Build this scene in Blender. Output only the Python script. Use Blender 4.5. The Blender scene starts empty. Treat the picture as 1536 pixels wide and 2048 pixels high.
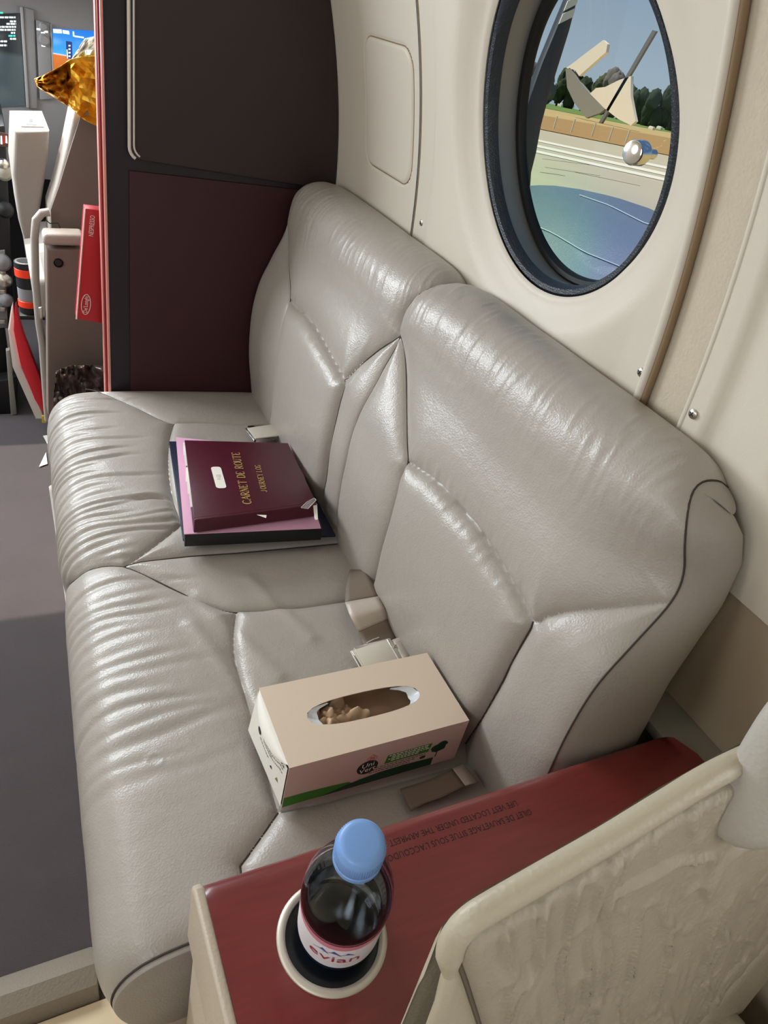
import bpy, bmesh, math, random
import numpy as np
from mathutils import Vector, Matrix
random.seed(7)
PI = math.pi
SC = bpy.context.scene
COL = SC.collection

# ------------------------------------------------------------------ camera
H = 1.17                                   # eye height above the cabin floor
F_PX, CX, CY = 1430.0, 768.0, 1024.0
ROT = np.array([[0.89136193, -0.09385348, 0.44346976],      # camera right
                [-0.40968177, -0.58549833, 0.69953739],     # camera down (x, y, z of image y)
                [0.19397211, -0.80525774, -0.56029884]])
# rows above are image axes seen in cabin x, y, z: transpose them
ROT = ROT.T.copy()
EYE = np.array([0.0, 0.0, H])
cam_d = bpy.data.cameras.new('camera')
cam = bpy.data.objects.new('camera', cam_d)
COL.objects.link(cam)
SC.camera = cam
cam_d.sensor_fit = 'VERTICAL'
cam_d.sensor_height = 36.0
cam_d.lens = F_PX / 2048.0 * 36.0
cam_d.clip_start = 0.01
cam_d.clip_end = 2000
r_, d_, f_ = ROT[0], ROT[1], ROT[2]
M = Matrix(((r_[0], -d_[0], -f_[0], EYE[0]), (r_[1], -d_[1], -f_[1], EYE[1]),
            (r_[2], -d_[2], -f_[2], EYE[2]), (0, 0, 0, 1)))
cam.matrix_world = M

# ------------------------------------------------------------------ world, sun, window daylight
w = bpy.data.worlds.new('sky')
SC.world = w
w.use_nodes = True
nt = w.node_tree
nt.nodes.clear()
out = nt.nodes.new('ShaderNodeOutputWorld')
bg = nt.nodes.new('ShaderNodeBackground')
tc = nt.nodes.new('ShaderNodeTexCoord')
sx = nt.nodes.new('ShaderNodeSeparateXYZ')
cr = nt.nodes.new('ShaderNodeValToRGB')
cr.color_ramp.elements[0].position = 0.0
cr.color_ramp.elements[0].color = (0.40, 0.51, 0.62, 1)
cr.color_ramp.elements[1].position = 0.28
cr.color_ramp.elements[1].color = (0.10, 0.20, 0.40, 1)
nt.links.new(tc.outputs['Generated'], sx.inputs[0])
nt.links.new(sx.outputs['Z'], cr.inputs[0])
nt.links.new(cr.outputs[0], bg.inputs[0])
bg.inputs[1].default_value = 1.0
nt.links.new(bg.outputs[0], out.inputs[0])

def lamp(name, kind, loc, rot_dir, energy, color, **kw):
    d = bpy.data.lights.new(name, kind)
    o = bpy.data.objects.new(name, d)
    COL.objects.link(o)
    o.location = loc
    o.rotation_euler = Vector(rot_dir).to_track_quat('-Z', 'Y').to_euler()
    d.energy = energy
    d.color = color
    for k, v in kw.items():
        setattr(d, k, v)
    return o
lamp('sun', 'SUN', (0, 0, 20), (0.36, -0.40, -0.84), 4.6, (1.0, 0.93, 0.82), angle=0.009)
# daylight coming in through the cabin windows of the far (left) side and the windscreen
for k, (y, e) in enumerate(((1.02, 1.7), (0.33, 1.7), (-0.36, 3.4), (-1.05, 2.6))):
    lamp('window_daylight', 'AREA', (-0.66, y, 1.12), (1.0, 0.0, -0.18), e, (0.93, 0.97, 1.0), shape='DISK', size=0.37)
lamp('window_daylight_right', 'AREA', (0.55, -0.32, 1.10), (-1.0, 0.05, -0.25), 1.8, (0.95, 0.98, 1.0), shape='DISK', size=0.36)
lamp('windscreen_daylight', 'AREA', (0.02, 2.88, 1.62), (0.0, -1.0, -0.45), 54.0, (0.88, 0.95, 1.0), shape='RECTANGLE', size=1.3, size_y=0.56)
lamp('side_window_daylight', 'AREA', (-0.78, 2.25, 1.18), (1.0, -0.45, -0.2), 34.0, (0.90, 0.96, 1.0), shape='RECTANGLE', size=0.9, size_y=0.5)
SC.view_settings.view_transform = 'Standard'
SC.view_settings.look = 'None'
SC.view_settings.gamma = 1.0
SC.view_settings.use_curve_mapping = False
SC.view_settings.exposure = 0.0

# ------------------------------------------------------------------ pixel -> surface measuring
def ray(u, v):
    d = ROT.T @ np.array([u - CX, v - CY, F_PX])
    return d / np.linalg.norm(d)
def at_z(u, v, z):
    d = ray(u, v)
    return EYE + d * ((z - H) / d[2])
def at_y(u, v, y):
    d = ray(u, v)
    return EYE + d * (y / d[1])
def at_x(u, v, x):
    d = ray(u, v)
    return EYE + d * (x / d[0])
def wallx(z):
    """inner face of the right cabin wall at height z"""
    q = np.asarray(z, float) - H
    return np.where(q > -.36, .621 - (q + .36) ** 2 / 2.1, .621 + .035 * np.clip((-.36 - q) / .2, 0, 1))
def at_wall(u, v, off=0.0):
    d = ray(u, v)
    lo, hi = .1, 4.0
    for _ in range(50):
        m = (lo + hi) / 2
        if d[0] * m > wallx(H + d[2] * m) + off:
            hi = m
        else:
            lo = m
    return EYE + d * lo

# ------------------------------------------------------------------ materials
MATS = {}
def lin(c):
    return tuple((x / 12.92 if x <= 0.04045 else ((x + 0.055) / 1.055) ** 2.4) for x in (v / 255.0 for v in c))
def mat(name, rgb, rough=0.5, metal=0.0, spec=0.5, bump=None, var=None, coat=0.0, emit=None, trans=0.0, ior=1.45, aniso_wood=None, sheen=0.0):
    if name in MATS:
        return MATS[name]
    m = bpy.data.materials.new(name)
    m.use_nodes = True
    t = m.node_tree
    b = t.nodes['Principled BSDF']
    c = (*lin(rgb), 1)
    b.inputs['Base Color'].default_value = c
    b.inputs['Roughness'].default_value = rough
    b.inputs['Metallic'].default_value = metal
    b.inputs['Specular IOR Level'].default_value = spec
    b.inputs['Coat Weight'].default_value = coat
    b.inputs['Coat Roughness'].default_value = 0.12
    b.inputs['Transmission Weight'].default_value = trans
    b.inputs['IOR'].default_value = ior
    b.inputs['Sheen Weight'].default_value = sheen
    if emit:
        b.inputs['Emission Color'].default_value = (*lin(emit[0]), 1)
        b.inputs['Emission Strength'].default_value = emit[1]
    co = t.nodes.new('ShaderNodeTexCoord')
    if var:                                   # (scale, amount, stretch)
        mp = t.nodes.new('ShaderNodeMapping')
        mp.inputs['Scale'].default_value = var[2] if len(var) > 2 else (1, 1, 1)
        n = t.nodes.new('ShaderNodeTexNoise')
        n.inputs['Scale'].default_value = var[0]
        n.inputs['Detail'].default_value = 5
        mx = t.nodes.new('ShaderNodeMix')
        mx.data_type = 'RGBA'
        dk = tuple(max(0, x * (1 - var[1])) for x in c[:3])
        lt = tuple(min(1, x * (1 + var[1])) for x in c[:3])
        mx.inputs[6].default_value = (*dk, 1)
        mx.inputs[7].default_value = (*lt, 1)
        t.links.new(co.outputs['Object'], mp.inputs[0])
        t.links.new(mp.outputs[0], n.inputs['Vector'])
        t.links.new(n.outputs['Fac'], mx.inputs[0])
        t.links.new(mx.outputs[2], b.inputs['Base Color'])
    if bump:                                  # list of (kind, scale, strength_mm, stretch)
        prev = None
        for kind, sc, dist, st in bump:
            mp = t.nodes.new('ShaderNodeMapping')
            mp.inputs['Scale'].default_value = st
            t.links.new(co.outputs['Object'], mp.inputs[0])
            if kind == 'voro':
                n = t.nodes.new('ShaderNodeTexVoronoi')
                o = n.outputs['Distance']
            else:
                n = t.nodes.new('ShaderNodeTexNoise')
                n.inputs['Detail'].default_value = 3
                o = n.outputs['Fac']
            n.inputs['Scale'].default_value = sc
            t.links.new(mp.outputs[0], n.inputs['Vector'])
            bp = t.nodes.new('ShaderNodeBump')
            bp.inputs['Strength'].default_value = 1.0
            bp.inputs['Distance'].default_value = dist
            t.links.new(o, bp.inputs['Height'])
            if prev:
                t.links.new(prev.outputs[0], bp.inputs['Normal'])
            prev = bp
        t.links.new(prev.outputs[0], b.inputs['Normal'])
    MATS[name] = m
    return m

ONE = (1, 1, 1)
leather = mat('taupe_leather', (164, 157, 149), 0.33, bump=[('voro', 420, .00022, ONE), ('noise', 60, .0007, ONE)], var=(9, .05))
leather_side = mat('taupe_leather_plain', (152, 145, 137), 0.42, bump=[('voro', 420, .0002, ONE)], var=(9, .04))
thread = mat('brown_thread', (62, 54, 48), 0.8)
cream = mat('cream_wall_vinyl', (206, 198, 184), 0.5, bump=[('noise', 500, .00012, ONE)], var=(4, .03))
cream_suede = mat('cream_suede', (192, 180, 160), 0.85, bump=[('noise', 260, .0008, ONE)], var=(60, .06), sheen=.3)
cream_gap = mat('seal_brown', (130, 108, 80), 0.7)
burgundy = mat('burgundy_fabric', (52, 14, 22), 0.6, bump=[('noise', 700, .0002, ONE)], var=(20, .12))
brown_pocket = mat('dark_brown_leather', (46, 34, 34), 0.5, bump=[('voro', 400, .0002, ONE)], var=(12, .08))
partition_body = mat('dark_plum_laminate', (36, 26, 34), 0.45, var=(30, .1))
pink_trim = mat('pink_lacquer', (222, 150, 140), 0.3)
red_trim = mat('red_lacquer', (130, 24, 30), 0.3)
piping_w = mat('white_piping', (214, 204, 196), 0.45)
carpet = mat('plum_grey_carpet', (76, 67, 69), 0.95, bump=[('noise', 900, .002, ONE)], var=(14, .16), sheen=.2)
wood = mat('cherry_veneer', (108, 38, 36), 0.36, coat=.3, var=(26, .28, (1, 7, 1)))
taupe_trim = mat('taupe_side_leather', (176, 162, 144), 0.5, bump=[('voro', 380, .0002, ONE)])
chrome = mat('chrome', (225, 222, 218), 0.12, metal=1)
steel = mat('brushed_steel', (205, 200, 190), 0.32, metal=1)
satin_rim = mat('satin_rim', (196, 188, 174), 0.42, metal=.4)
black_rubber = mat('black_rubber', (14, 15, 17), 0.55)
cup_dark = mat('cup_liner', (9, 14, 20), 0.22)
webbing = mat('belt_webbing', (176, 164, 152), 0.34, bump=[('noise', 900, .0002, (1, .1, 1))])
webbing_d = mat('belt_webbing_brown', (112, 98, 84), 0.6)
buckle_p = mat('buckle_plate', (202, 196, 182), 0.35)
old_leather = mat('creased_cream_leather', (164, 153, 135), 0.5, bump=[('voro', 350, .00025, ONE), ('noise', 90, .0009, (2, 2, .5))], var=(13, .17))
old_leather_b = mat('cream_leather_border', (176, 166, 146), 0.42, bump=[('voro', 350, .0002, ONE)], var=(14, .05))

# ------------------------------------------------------------------ mesh helpers
def tag(o, label=None, cat=None, group=None, kind=None):
    if label: o['label'] = label
    if cat: o['category'] = cat
    if group: o['group'] = group
    if kind: o['kind'] = kind
    return o
def link(name, me, m=None, parent=None):
    o = bpy.data.objects.new(name, me)
    COL.objects.link(o)
    if m is not None and hasattr(me, 'materials'):
        for x in (m if isinstance(m, (list, tuple)) else [m]):
            me.materials.append(x)
    if parent is not None:
        o.parent = parent
        o.matrix_parent_inverse = parent.matrix_basis.inverted()
    return o
def thing(name, label, cat, loc, group=None):
    o = bpy.data.objects.new(name, None)
    COL.objects.link(o)
    o.location = loc
    o.empty_display_size = .05
    return tag(o, label, cat, group)
def pydata(name, verts, faces, m=None, parent=None, smooth=True):
    me = bpy.data.meshes.new(name)
    me.from_pydata([tuple(map(float, v)) for v in verts], [], faces)
    me.update()
    if smooth:
        me.polygons.foreach_set('use_smooth', [True] * len(me.polygons))
    return link(name, me, m, parent)
def auto(o, ang=35):
    me = o.data
    bm = bmesh.new(); bm.from_mesh(me)
    bmesh.ops.recalc_face_normals(bm, faces=bm.faces)
    for f in bm.faces: f.smooth = True
    for e in bm.edges:
        if len(e.link_faces) == 2 and e.calc_face_angle(0) > math.radians(ang): e.smooth = False
    bm.to_mesh(me); bm.free()
    return o
def bm_obj(name, bm, m, parent=None, ang=35):
    me = bpy.data.meshes.new(name)
    bm.to_mesh(me); bm.free()
    return auto(link(name, me, m, parent), ang)
def hexa(bm, c, bev=0.0, seg=2):
    """c: 8 corners, bottom four then top four (same order)"""
    vs = [bm.verts.new(tuple(map(float, p))) for p in c]
    fs = [bm.faces.new([vs[i] for i in q]) for q in ((3, 2, 1, 0), (4, 5, 6, 7), (0, 1, 5, 4), (1, 2, 6, 5), (2, 3, 7, 6), (3, 0, 4, 7))]
    if bev:
        es = list({e for f in fs for e in f.edges})
        bmesh.ops.bevel(bm, geom=es, offset=bev, segments=seg, profile=.5, affect='EDGES')
    return vs
def box(name, lo, hi, m, parent=None, bev=0.003, seg=2, rotz=0.0):
    bm = bmesh.new()
    (x0, y0, z0), (x1, y1, z1) = lo, hi
    hexa(bm, [(x0, y0, z0), (x1, y0, z0), (x1, y1, z0), (x0, y1, z0), (x0, y0, z1), (x1, y0, z1), (x1, y1, z1), (x0, y1, z1)], bev, seg)
    if rotz:
        c = ((x0 + x1) / 2, (y0 + y1) / 2, 0)
        bmesh.ops.rotate(bm, verts=bm.verts, cent=c, matrix=Matrix.Rotation(rotz, 3, 'Z'))
    return bm_obj(name, bm, m, parent)
def slab(name, quad, thick, m, parent=None, bev=0.002, seg=2):
    """quad: four corners in order; thick: vector"""
    q = [np.asarray(p, float) for p in quad]
    t = np.asarray(thick, float)
    bm = bmesh.new()
    hexa(bm, q + [p + t for p in q], bev, seg)
    return bm_obj(name, bm, m, parent)
def prism(name, poly, thick, m, parent=None, bev=0.0, seg=2, ang=35):
    """poly: planar outline of 3-D points, extruded along thick"""
    t = np.asarray(thick, float)
    bm = bmesh.new()
    a = [bm.verts.new(tuple(map(float, p))) for p in poly]
    b = [bm.verts.new(tuple(map(float, np.asarray(p, float) + t))) for p in poly]
    n = len(poly)
    bm.faces.new(a); bm.faces.new(b[::-1])
    for i in range(n):
        bm.faces.new((a[i], b[i], b[(i + 1) % n], a[(i + 1) % n]))
    bmesh.ops.recalc_face_normals(bm, faces=bm.faces)
    if bev:
        es = [e for e in bm.edges if (e.verts[0] in a) == (e.verts[1] in a)]
        bmesh.ops.bevel(bm, geom=es, offset=bev, segments=seg, profile=.5, affect='EDGES')
    return bm_obj(name, bm, m, parent, ang)
def tube(name, pts, r, m, parent=None, seg=8, closed=False):
    P = [Vector(tuple(map(float, p))) for p in pts]
    n = len(P)
    rr = r if hasattr(r, '__len__') else [r] * n
    verts, faces = [], []
    up = None
    for i in range(n):
        if closed:
            t = (P[(i + 1) % n] - P[i - 1]).normalized()
        else:
            t = (P[min(i + 1, n - 1)] - P[max(i - 1, 0)]).normalized()
        if up is None:
            up = t.orthogonal().normalized()
        up = (up - t * up.dot(t)).normalized()
        s = t.cross(up)
        for k in range(seg):
            a = 2 * PI * k / seg
            verts.append(P[i] + (up * math.cos(a) + s * math.sin(a)) * rr[i])
    for i in range(n if closed else n - 1):
        for k in range(seg):
            a, b = i * seg + k, i * seg + (k + 1) % seg
            j = ((i + 1) % n) * seg
            faces.append((a, b, j + (k + 1) % seg, j + k))
    if not closed:
        faces.append(tuple(range(seg))[::-1]); faces.append(tuple((n - 1) * seg + k for k in range(seg)))
    return auto(pydata(name, verts, faces, m, parent), 50)
def lathe(name, prof, m, parent=None, mtx=None, seg=48, ang=40):
    """prof: (r, t) along +Z of the local frame"""
    verts, faces = [], []
    for r, t in prof:
        for k in range(seg):
            a = 2 * PI * k / seg
            verts.append(Vector((r * math.cos(a), r * math.sin(a), t)))
    for i in range(len(prof) - 1):
        for k in range(seg):
            faces.append((i * seg + k, i * seg + (k + 1) % seg, (i + 1) * seg + (k + 1) % seg, (i + 1) * seg + k))
    if prof[0][0] > 1e-6: faces.append(tuple(range(seg))[::-1])
    if prof[-1][0] > 1e-6: faces.append(tuple((len(prof) - 1) * seg + k for k in range(seg)))
    if mtx is not None: verts = [mtx @ v for v in verts]
    o = pydata(name, verts, faces, m, parent)
    bm = bmesh.new(); bm.from_mesh(o.data)
    bmesh.ops.remove_doubles(bm, verts=bm.verts, dist=1e-6)
    bm.to_mesh(o.data); bm.free()
    return auto(o, ang)
def axis_frame(p, d, ref=(0, 0, 1)):
    """matrix whose Z runs along d at p; X as near as possible to ref's side"""
    z = Vector(d).normalized()
    x = Vector(ref) - z * Vector(ref).dot(z)
    if x.length < 1e-4: x = z.orthogonal()
    x.normalize()
    y = z.cross(x)
    return Matrix(((x.x, y.x, z.x, p[0]), (x.y, y.y, z.y, p[1]), (x.z, y.z, z.z, p[2]), (0, 0, 0, 1)))
def smoothline(pts, n=8):
    """Catmull-Rom through pts"""
    P = [np.asarray(p, float) for p in pts]
    if len(P) < 3:
        return [P[0] + (P[-1] - P[0]) * k / n for k in range(n + 1)]
    Q = [2 * P[0] - P[1]] + P + [2 * P[-1] - P[-2]]
    o = []
    for i in range(1, len(Q) - 2):
        for k in range(n):
            t = k / n
            o.append(.5 * (2 * Q[i] + (Q[i + 1] - Q[i - 1]) * t + (2 * Q[i - 1] - 5 * Q[i] + 4 * Q[i + 1] - Q[i + 2]) * t * t + (3 * Q[i] - Q[i - 1] - 3 * Q[i + 1] + Q[i + 2]) * t ** 3))
    o.append(P[-1])
    return o
def vnoise(x, y, seed=0):
    """smooth value noise in 0..1"""
    rs = np.random.RandomState(seed)
    T = rs.rand(256, 256)
    xi, yi = np.floor(x).astype(int), np.floor(y).astype(int)
    fx, fy = x - xi, y - yi
    fx = fx * fx * (3 - 2 * fx); fy = fy * fy * (3 - 2 * fy)
    a = T[xi % 256, yi % 256]; b = T[(xi + 1) % 256, yi % 256]
    c = T[xi % 256, (yi + 1) % 256]; d = T[(xi + 1) % 256, (yi + 1) % 256]
    return (a * (1 - fx) + b * fx) * (1 - fy) + (c * (1 - fx) + d * fx) * fy
def text_data(s, size, align='CENTER'):
    """flat text as (verts Nx2, faces)"""
    c = bpy.data.curves.new('lettering', 'FONT')
    c.body = s; c.size = size; c.align_x = align; c.align_y = 'CENTER'; c.resolution_u = 2
    o = bpy.data.objects.new('lettering', c)
    COL.objects.link(o)
    bpy.context.view_layer.update()
    me = bpy.data.meshes.new_from_object(o.evaluated_get(bpy.context.evaluated_depsgraph_get()))
    v = np.array([q.co[:2] for q in me.vertices]).reshape(-1, 2)
    f = [tuple(p.vertices) for p in me.polygons]
    bpy.data.objects.remove(o); bpy.data.curves.remove(c); bpy.data.meshes.remove(me)
    return v, f
def text_on(name, s, size, origin, ex, ey, m, parent=None, align='CENTER', sx=1.0, sy=1.0):
    v, f = text_data(s, size, align)
    ex, ey, o = (np.asarray(q, float) for q in (ex, ey, origin))
    return pydata(name, [o + ex * a * sx + ey * b * sy for a, b in v], f, m, parent, smooth=False)
def dist_to(A, B, lines):
    """distance of points (A, B) to a list of polylines"""
    D = np.full(A.shape, 9.0)
    for L in lines:
        for (x0, y0), (x1, y1) in zip(L[:-1], L[1:]):
            dx, dy = x1 - x0, y1 - y0
            q = dx * dx + dy * dy
            if q < 1e-12: continue
            t = np.clip(((A - x0) * dx + (B - y0) * dy) / q, 0, 1)
            D = np.minimum(D, np.hypot(A - x0 - t * dx, B - y0 - t * dy))
    return D

def cushion(X, N, A, B, seams, panels, m, parent, cell, extra=None, edge=None, thread_r=.0008, thread_seams=None, seam_pt=None, thread_m=None):
    """An upholstered surface: base grid X with normals N in surface coordinates A, B, cut by seam lines into
    panels that swell between the seams. panels: (seed, name, height, softness, material)."""
    ni, nj = A.shape
    D = dist_to(A, B, seams)
    Ac = (A[:-1, :-1] + A[1:, 1:]) / 2; Bc = (B[:-1, :-1] + B[1:, 1:]) / 2
    Dc = dist_to(Ac, Bc, seams)
    lab = np.where(Dc < cell, -1, 0).astype(int)
    nlab = 0
    flat = lab
    for i0 in range(ni - 1):
        for j0 in range(nj - 1):
            if flat[i0, j0] != 0: continue
            nlab += 1
            st = [(i0, j0)]; flat[i0, j0] = nlab
            while st:
                i, j = st.pop()
                for a, b in ((i + 1, j), (i - 1, j), (i, j + 1), (i, j - 1)):
                    if 0 <= a < ni - 1 and 0 <= b < nj - 1 and flat[a, b] == 0:
                        flat[a, b] = nlab; st.append((a, b))
    # seeds pick the panel of every region
    owner = {}
    for k, p in enumerate(panels):
        q = np.hypot(Ac - p[0][0], Bc - p[0][1])
        q[flat < 0] = 9
        i, j = np.unravel_index(np.argmin(q), q.shape)
        owner.setdefault(flat[i, j], k)
    pl = np.full(flat.shape, -1)
    for l, k in owner.items(): pl[flat == l] = k
    for _ in range(400):                         # grow the panels over the seam cells
        if (pl >= 0).all(): break
        for sh in ((1, 0), (-1, 0), (0, 1), (0, -1)):
            r = np.roll(pl, sh, (0, 1))
            if sh[0] == 1: r[0] = -1
            if sh[0] == -1: r[-1] = -1
            if sh[1] == 1: r[:, 0] = -1
            if sh[1] == -1: r[:, -1] = -1
            pl = np.where((pl < 0) & (r >= 0), r, pl)
    pv = np.zeros((ni, nj), int)
    pv[:-1, :-1] = pl; pv[-1, :-1] = pl[-1]; pv[:-1, -1] = pl[:, -1]; pv[-1, -1] = pl[-1, -1]
    hh = np.array([p[2] for p in panels]); ww = np.array([p[3] for p in panels])
    De = D if edge is None else np.minimum(D, edge)
    hv = hh[pv] * (1 - np.exp(-De / ww[pv])) - .0018 * np.exp(-(D / .0022) ** 2)
    if extra is not None: hv = hv + extra(A, B, D)
    V = X + N * hv[..., None]
    res = []
    for k, p in enumerate(panels):
        ii, jj = np.nonzero(pl == k)
        if not len(ii): 
            print('EMPTY PANEL', p[1]); continue
        q = np.stack([ii * nj + jj, (ii + 1) * nj + jj, (ii + 1) * nj + jj + 1, ii * nj + jj + 1], 1)
        u, inv = np.unique(q, return_inverse=True)
        me = bpy.data.meshes.new(p[1])
        vv = V.reshape(-1, 3)[u]
        me.vertices.add(len(u)); me.vertices.foreach_set('co', vv.astype(np.float32).ravel())
        nf = len(q)
        me.loops.add(nf * 4); me.polygons.add(nf)
        me.loops.foreach_set('vertex_index', inv.astype(np.int32).ravel())
        me.polygons.foreach_set('loop_start', np.arange(0, nf * 4, 4, dtype=np.int32))
        me.polygons.foreach_set('loop_total', np.full(nf, 4, np.int32))
        me.polygons.foreach_set('use_smooth', np.ones(nf, bool))
        me.update(calc_edges=True); me.validate()
        res.append(link(p[1], me, p[4] if len(p) > 4 else m, parent))
    for L in (thread_seams if thread_seams is not None else seams):
        tube('seam', [seam_pt(a, b) for a, b in L], thread_r, thread_m or thread, parent, seg=5)
    return res

def profile_curve(pts, step=.0025):
    P = np.array(smoothline(pts, 12))
    s = np.concatenate([[0], np.cumsum(np.hypot(*np.diff(P, axis=0).T))])
    n = int(s[-1] / step)
    S = np.linspace(0, s[-1], n)
    return np.stack([np.interp(S, s, P[:, 0]), np.interp(S, s, P[:, 1])], 1), S
def hit_profile(u, v, P, S, dx=lambda y: 0.0):
    """first hit of pixel ray with a profile (x, z) running along y -> (y, s)"""
    d = ray(u, v)
    best = None
    for k in range(len(P) - 1):
        (x0, z0), (x1, z1) = P[k], P[k + 1]
        # e + t d ; x = x0 + a (x1-x0)
        Amat = np.array([[d[0], -(x1 - x0)], [d[2], -(z1 - z0)]])
        if abs(np.linalg.det(Amat)) < 1e-12: continue
        t, a = np.linalg.solve(Amat, [x0, z0 - H])
        if t > 0 and -.001 <= a <= 1.001 and (best is None or t < best[0]):
            best = (t, t * d[1], S[k] + a * (S[k + 1] - S[k]))
    if best is None: 
        # nearest point of the profile line when the ray only grazes it
        b = None
        for k in range(len(P)):
            t = np.linspace(.3, 3, 400)
            q = np.hypot(t * d[0] - P[k, 0], t * d[2] + H - P[k, 1])
            i = q.argmin()
            if b is None or q[i] < b[0]: b = (q[i], t[i] * d[1], S[k])
        best = b
    return best[1], best[2]

# ================================================================== CABIN SHELL
def wall_grid(name, y0, y1, z0, z1, m, off=0.0, ny=24, nz=40, relief=None, parent=None):
    Y = np.linspace(y0, y1, ny); Z = np.linspace(z0, z1, nz)
    v, f = [], []
    for y in Y:
        for z in Z:
            o = off + (relief(y, z) if relief else 0)
            v.append((float(wallx(z)) + o, y, z))
    for i in range(ny - 1):
        for j in range(nz - 1):
            a = i * nz + j
            f.append((a, a + 1, a + nz + 1, a + nz))
    return pydata(name, v, f, m, parent)
box('floor', (-.85, -1.6, -.06), (.72, 3.3, 0.0), carpet, bev=0)['kind'] = 'structure'
# window panel: a pressed frame with a dished round opening
WY, WZ = .757, H - .07
R_HOLE, R_DISH = .187, .236
def panel_mesh():
    y0, y1, z0, z1 = .515, 1.093, H - .66, H + .33
    nA = 160
    radii = [R_HOLE - .004, R_HOLE, R_HOLE + .004, R_HOLE + .012, R_HOLE + .024, R_HOLE + .036, R_DISH - .004, R_DISH + .004, R_DISH + .012]
    v, f = [], []
    def relief(y, z, r):
        t = np.clip((R_DISH - r) / (R_DISH - R_HOLE), 0, 1)
        e = .020 * t * t * (3 - 2 * t) * .9
        if r < R_HOLE: e += .004
        # raised field between the two flanges
        q = np.clip((1.047 - y) / .008, 0, 1) * np.clip((y - .560) / .05, 0, 1)
        return e - .006 * q
    rows = []
    for k in range(nA):
        a = 2 * PI * k / nA
        ca, sa = math.cos(a), math.sin(a)
        t = 9.0
        if ca > 1e-9: t = min(t, (y1 - WY) / ca)
        if ca < -1e-9: t = min(t, (y0 - WY) / ca)
        if sa > 1e-9: t = min(t, (z1 - WZ) / sa)
        if sa < -1e-9: t = min(t, (z0 - WZ) / sa)
        rr = [min(r, t) for r in radii] + [R_DISH + .012 + (t - R_DISH - .012) * q if t > R_DISH + .012 else t for q in np.linspace(.1, 1, 14)]
        row = []
        for r in rr:
            y, z = WY + r * ca, WZ + r * sa
            row.append(len(v)); v.append((float(wallx(z)) + relief(y, z, r), y, z))
        rows.append(row)
    for k in range(nA):
        a, b = rows[k], rows[(k + 1) % nA]
        for i in range(len(a) - 1): f.append((a[i], a[i + 1], b[i + 1], b[i]))
    return v, f
v, f = panel_mesh()
wall_right = thing('wall_right', None, None, (.62, .8, 0)); wall_right['kind'] = 'structure'
pydata('window_panel', v, f, cream, wall_right)
# forward panel with a flush hatch, its aft edge lipped over the window panel
HY0, HY1, HZ0, HZ1 = 1.117, 1.302, H - .222, H - .032
def hatch_d(y, z):
    r = .032
    qy = abs(y - (HY0 + HY1) / 2) - (HY1 - HY0) / 2 + r; qz = abs(z - (HZ0 + HZ1) / 2) - (HZ1 - HZ0) / 2 + r
    return math.hypot(max(qy, 0), max(qz, 0)) + min(max(qy, qz), 0) - r
def fwd_relief(y, z):
    d = hatch_d(y, z)
    return .0035 * math.exp(-(d / .0022) ** 2) - (.002 if d < 0 else 0) - .003
wall_grid('forward_panel', 1.096, 1.46, H - .70, H + .33, cream, 0, 146, 400, fwd_relief, wall_right)
hl = []
for k in range(90):
    a = 2 * PI * k / 90
    cy, cz = (HY0 + HY1) / 2, (HZ0 + HZ1) / 2
    lo, hi = 0, .3
    for _ in range(40):
        mm = (lo + hi) / 2
        if hatch_d(cy + mm * math.cos(a), cz + mm * math.sin(a)) < 0: lo = mm
        else: hi = mm
    y, z = cy + lo * math.cos(a), cz + lo * math.sin(a)
    hl.append((float(wallx(z)) - .0012, y, z))
tube('hatch_gap', hl, .0011, cream_gap, wall_right, 5, True)
zz = np.linspace(H - .60, H + .33, 40)
tube('panel_joint', [(float(wallx(z)) + .0005, 1.0945, z) for z in zz], .0016, cream_gap, wall_right, 6)
# suede strip between two panels, with a brown seal along the window panel
wall_grid('suede_strip', .45, .508, H - .66, H + .33, cream_suede, .006, 6, 50, None, wall_right)
for k, (yy, rr, mm) in enumerate(((.5165, .006, cream), (.5095, .0045, cream_gap))):
    tube('edge_seal', [(float(wallx(z)) + (.000 if k == 0 else .002), yy, z) for z in zz], rr, mm, wall_right, 8)
def aft_relief(y, z):
    return -.004 + .007 * max(0, min(1, (.424 - y) / .012)) - .010 * max(0, min(1, (.40 - y) / .06))
wall_grid('aft_panel', -.9, .449, H - .40, H + .33, cream, 0, 270, 50, aft_relief, wall_right)
tube('panel_edge', [(float(wallx(z)) - .002, .449, z) for z in np.linspace(H - .40, H + .33, 40)], .0035, cream, wall_right, 8)
lower_tan = mat('lower_wall_vinyl', (176, 160, 136), .6, bump=[('noise', 500, .00015, ONE)], var=(5, .03))
wall_grid('lower_panel', -.9, .449, 0.0, H - .402, lower_tan, .004, 60, 40, None, wall_right)
wall_grid('lower_panel', .449, 1.46, 0.0, H - .65, lower_tan, .012, 10, 20, None, wall_right)
kick = mat('grey_kick_strip', (150, 146, 134), .55)
box('ledge', (.604, -.6, H - .60), (.664, .335, H - .585), kick, wall_right, .003)
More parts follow.
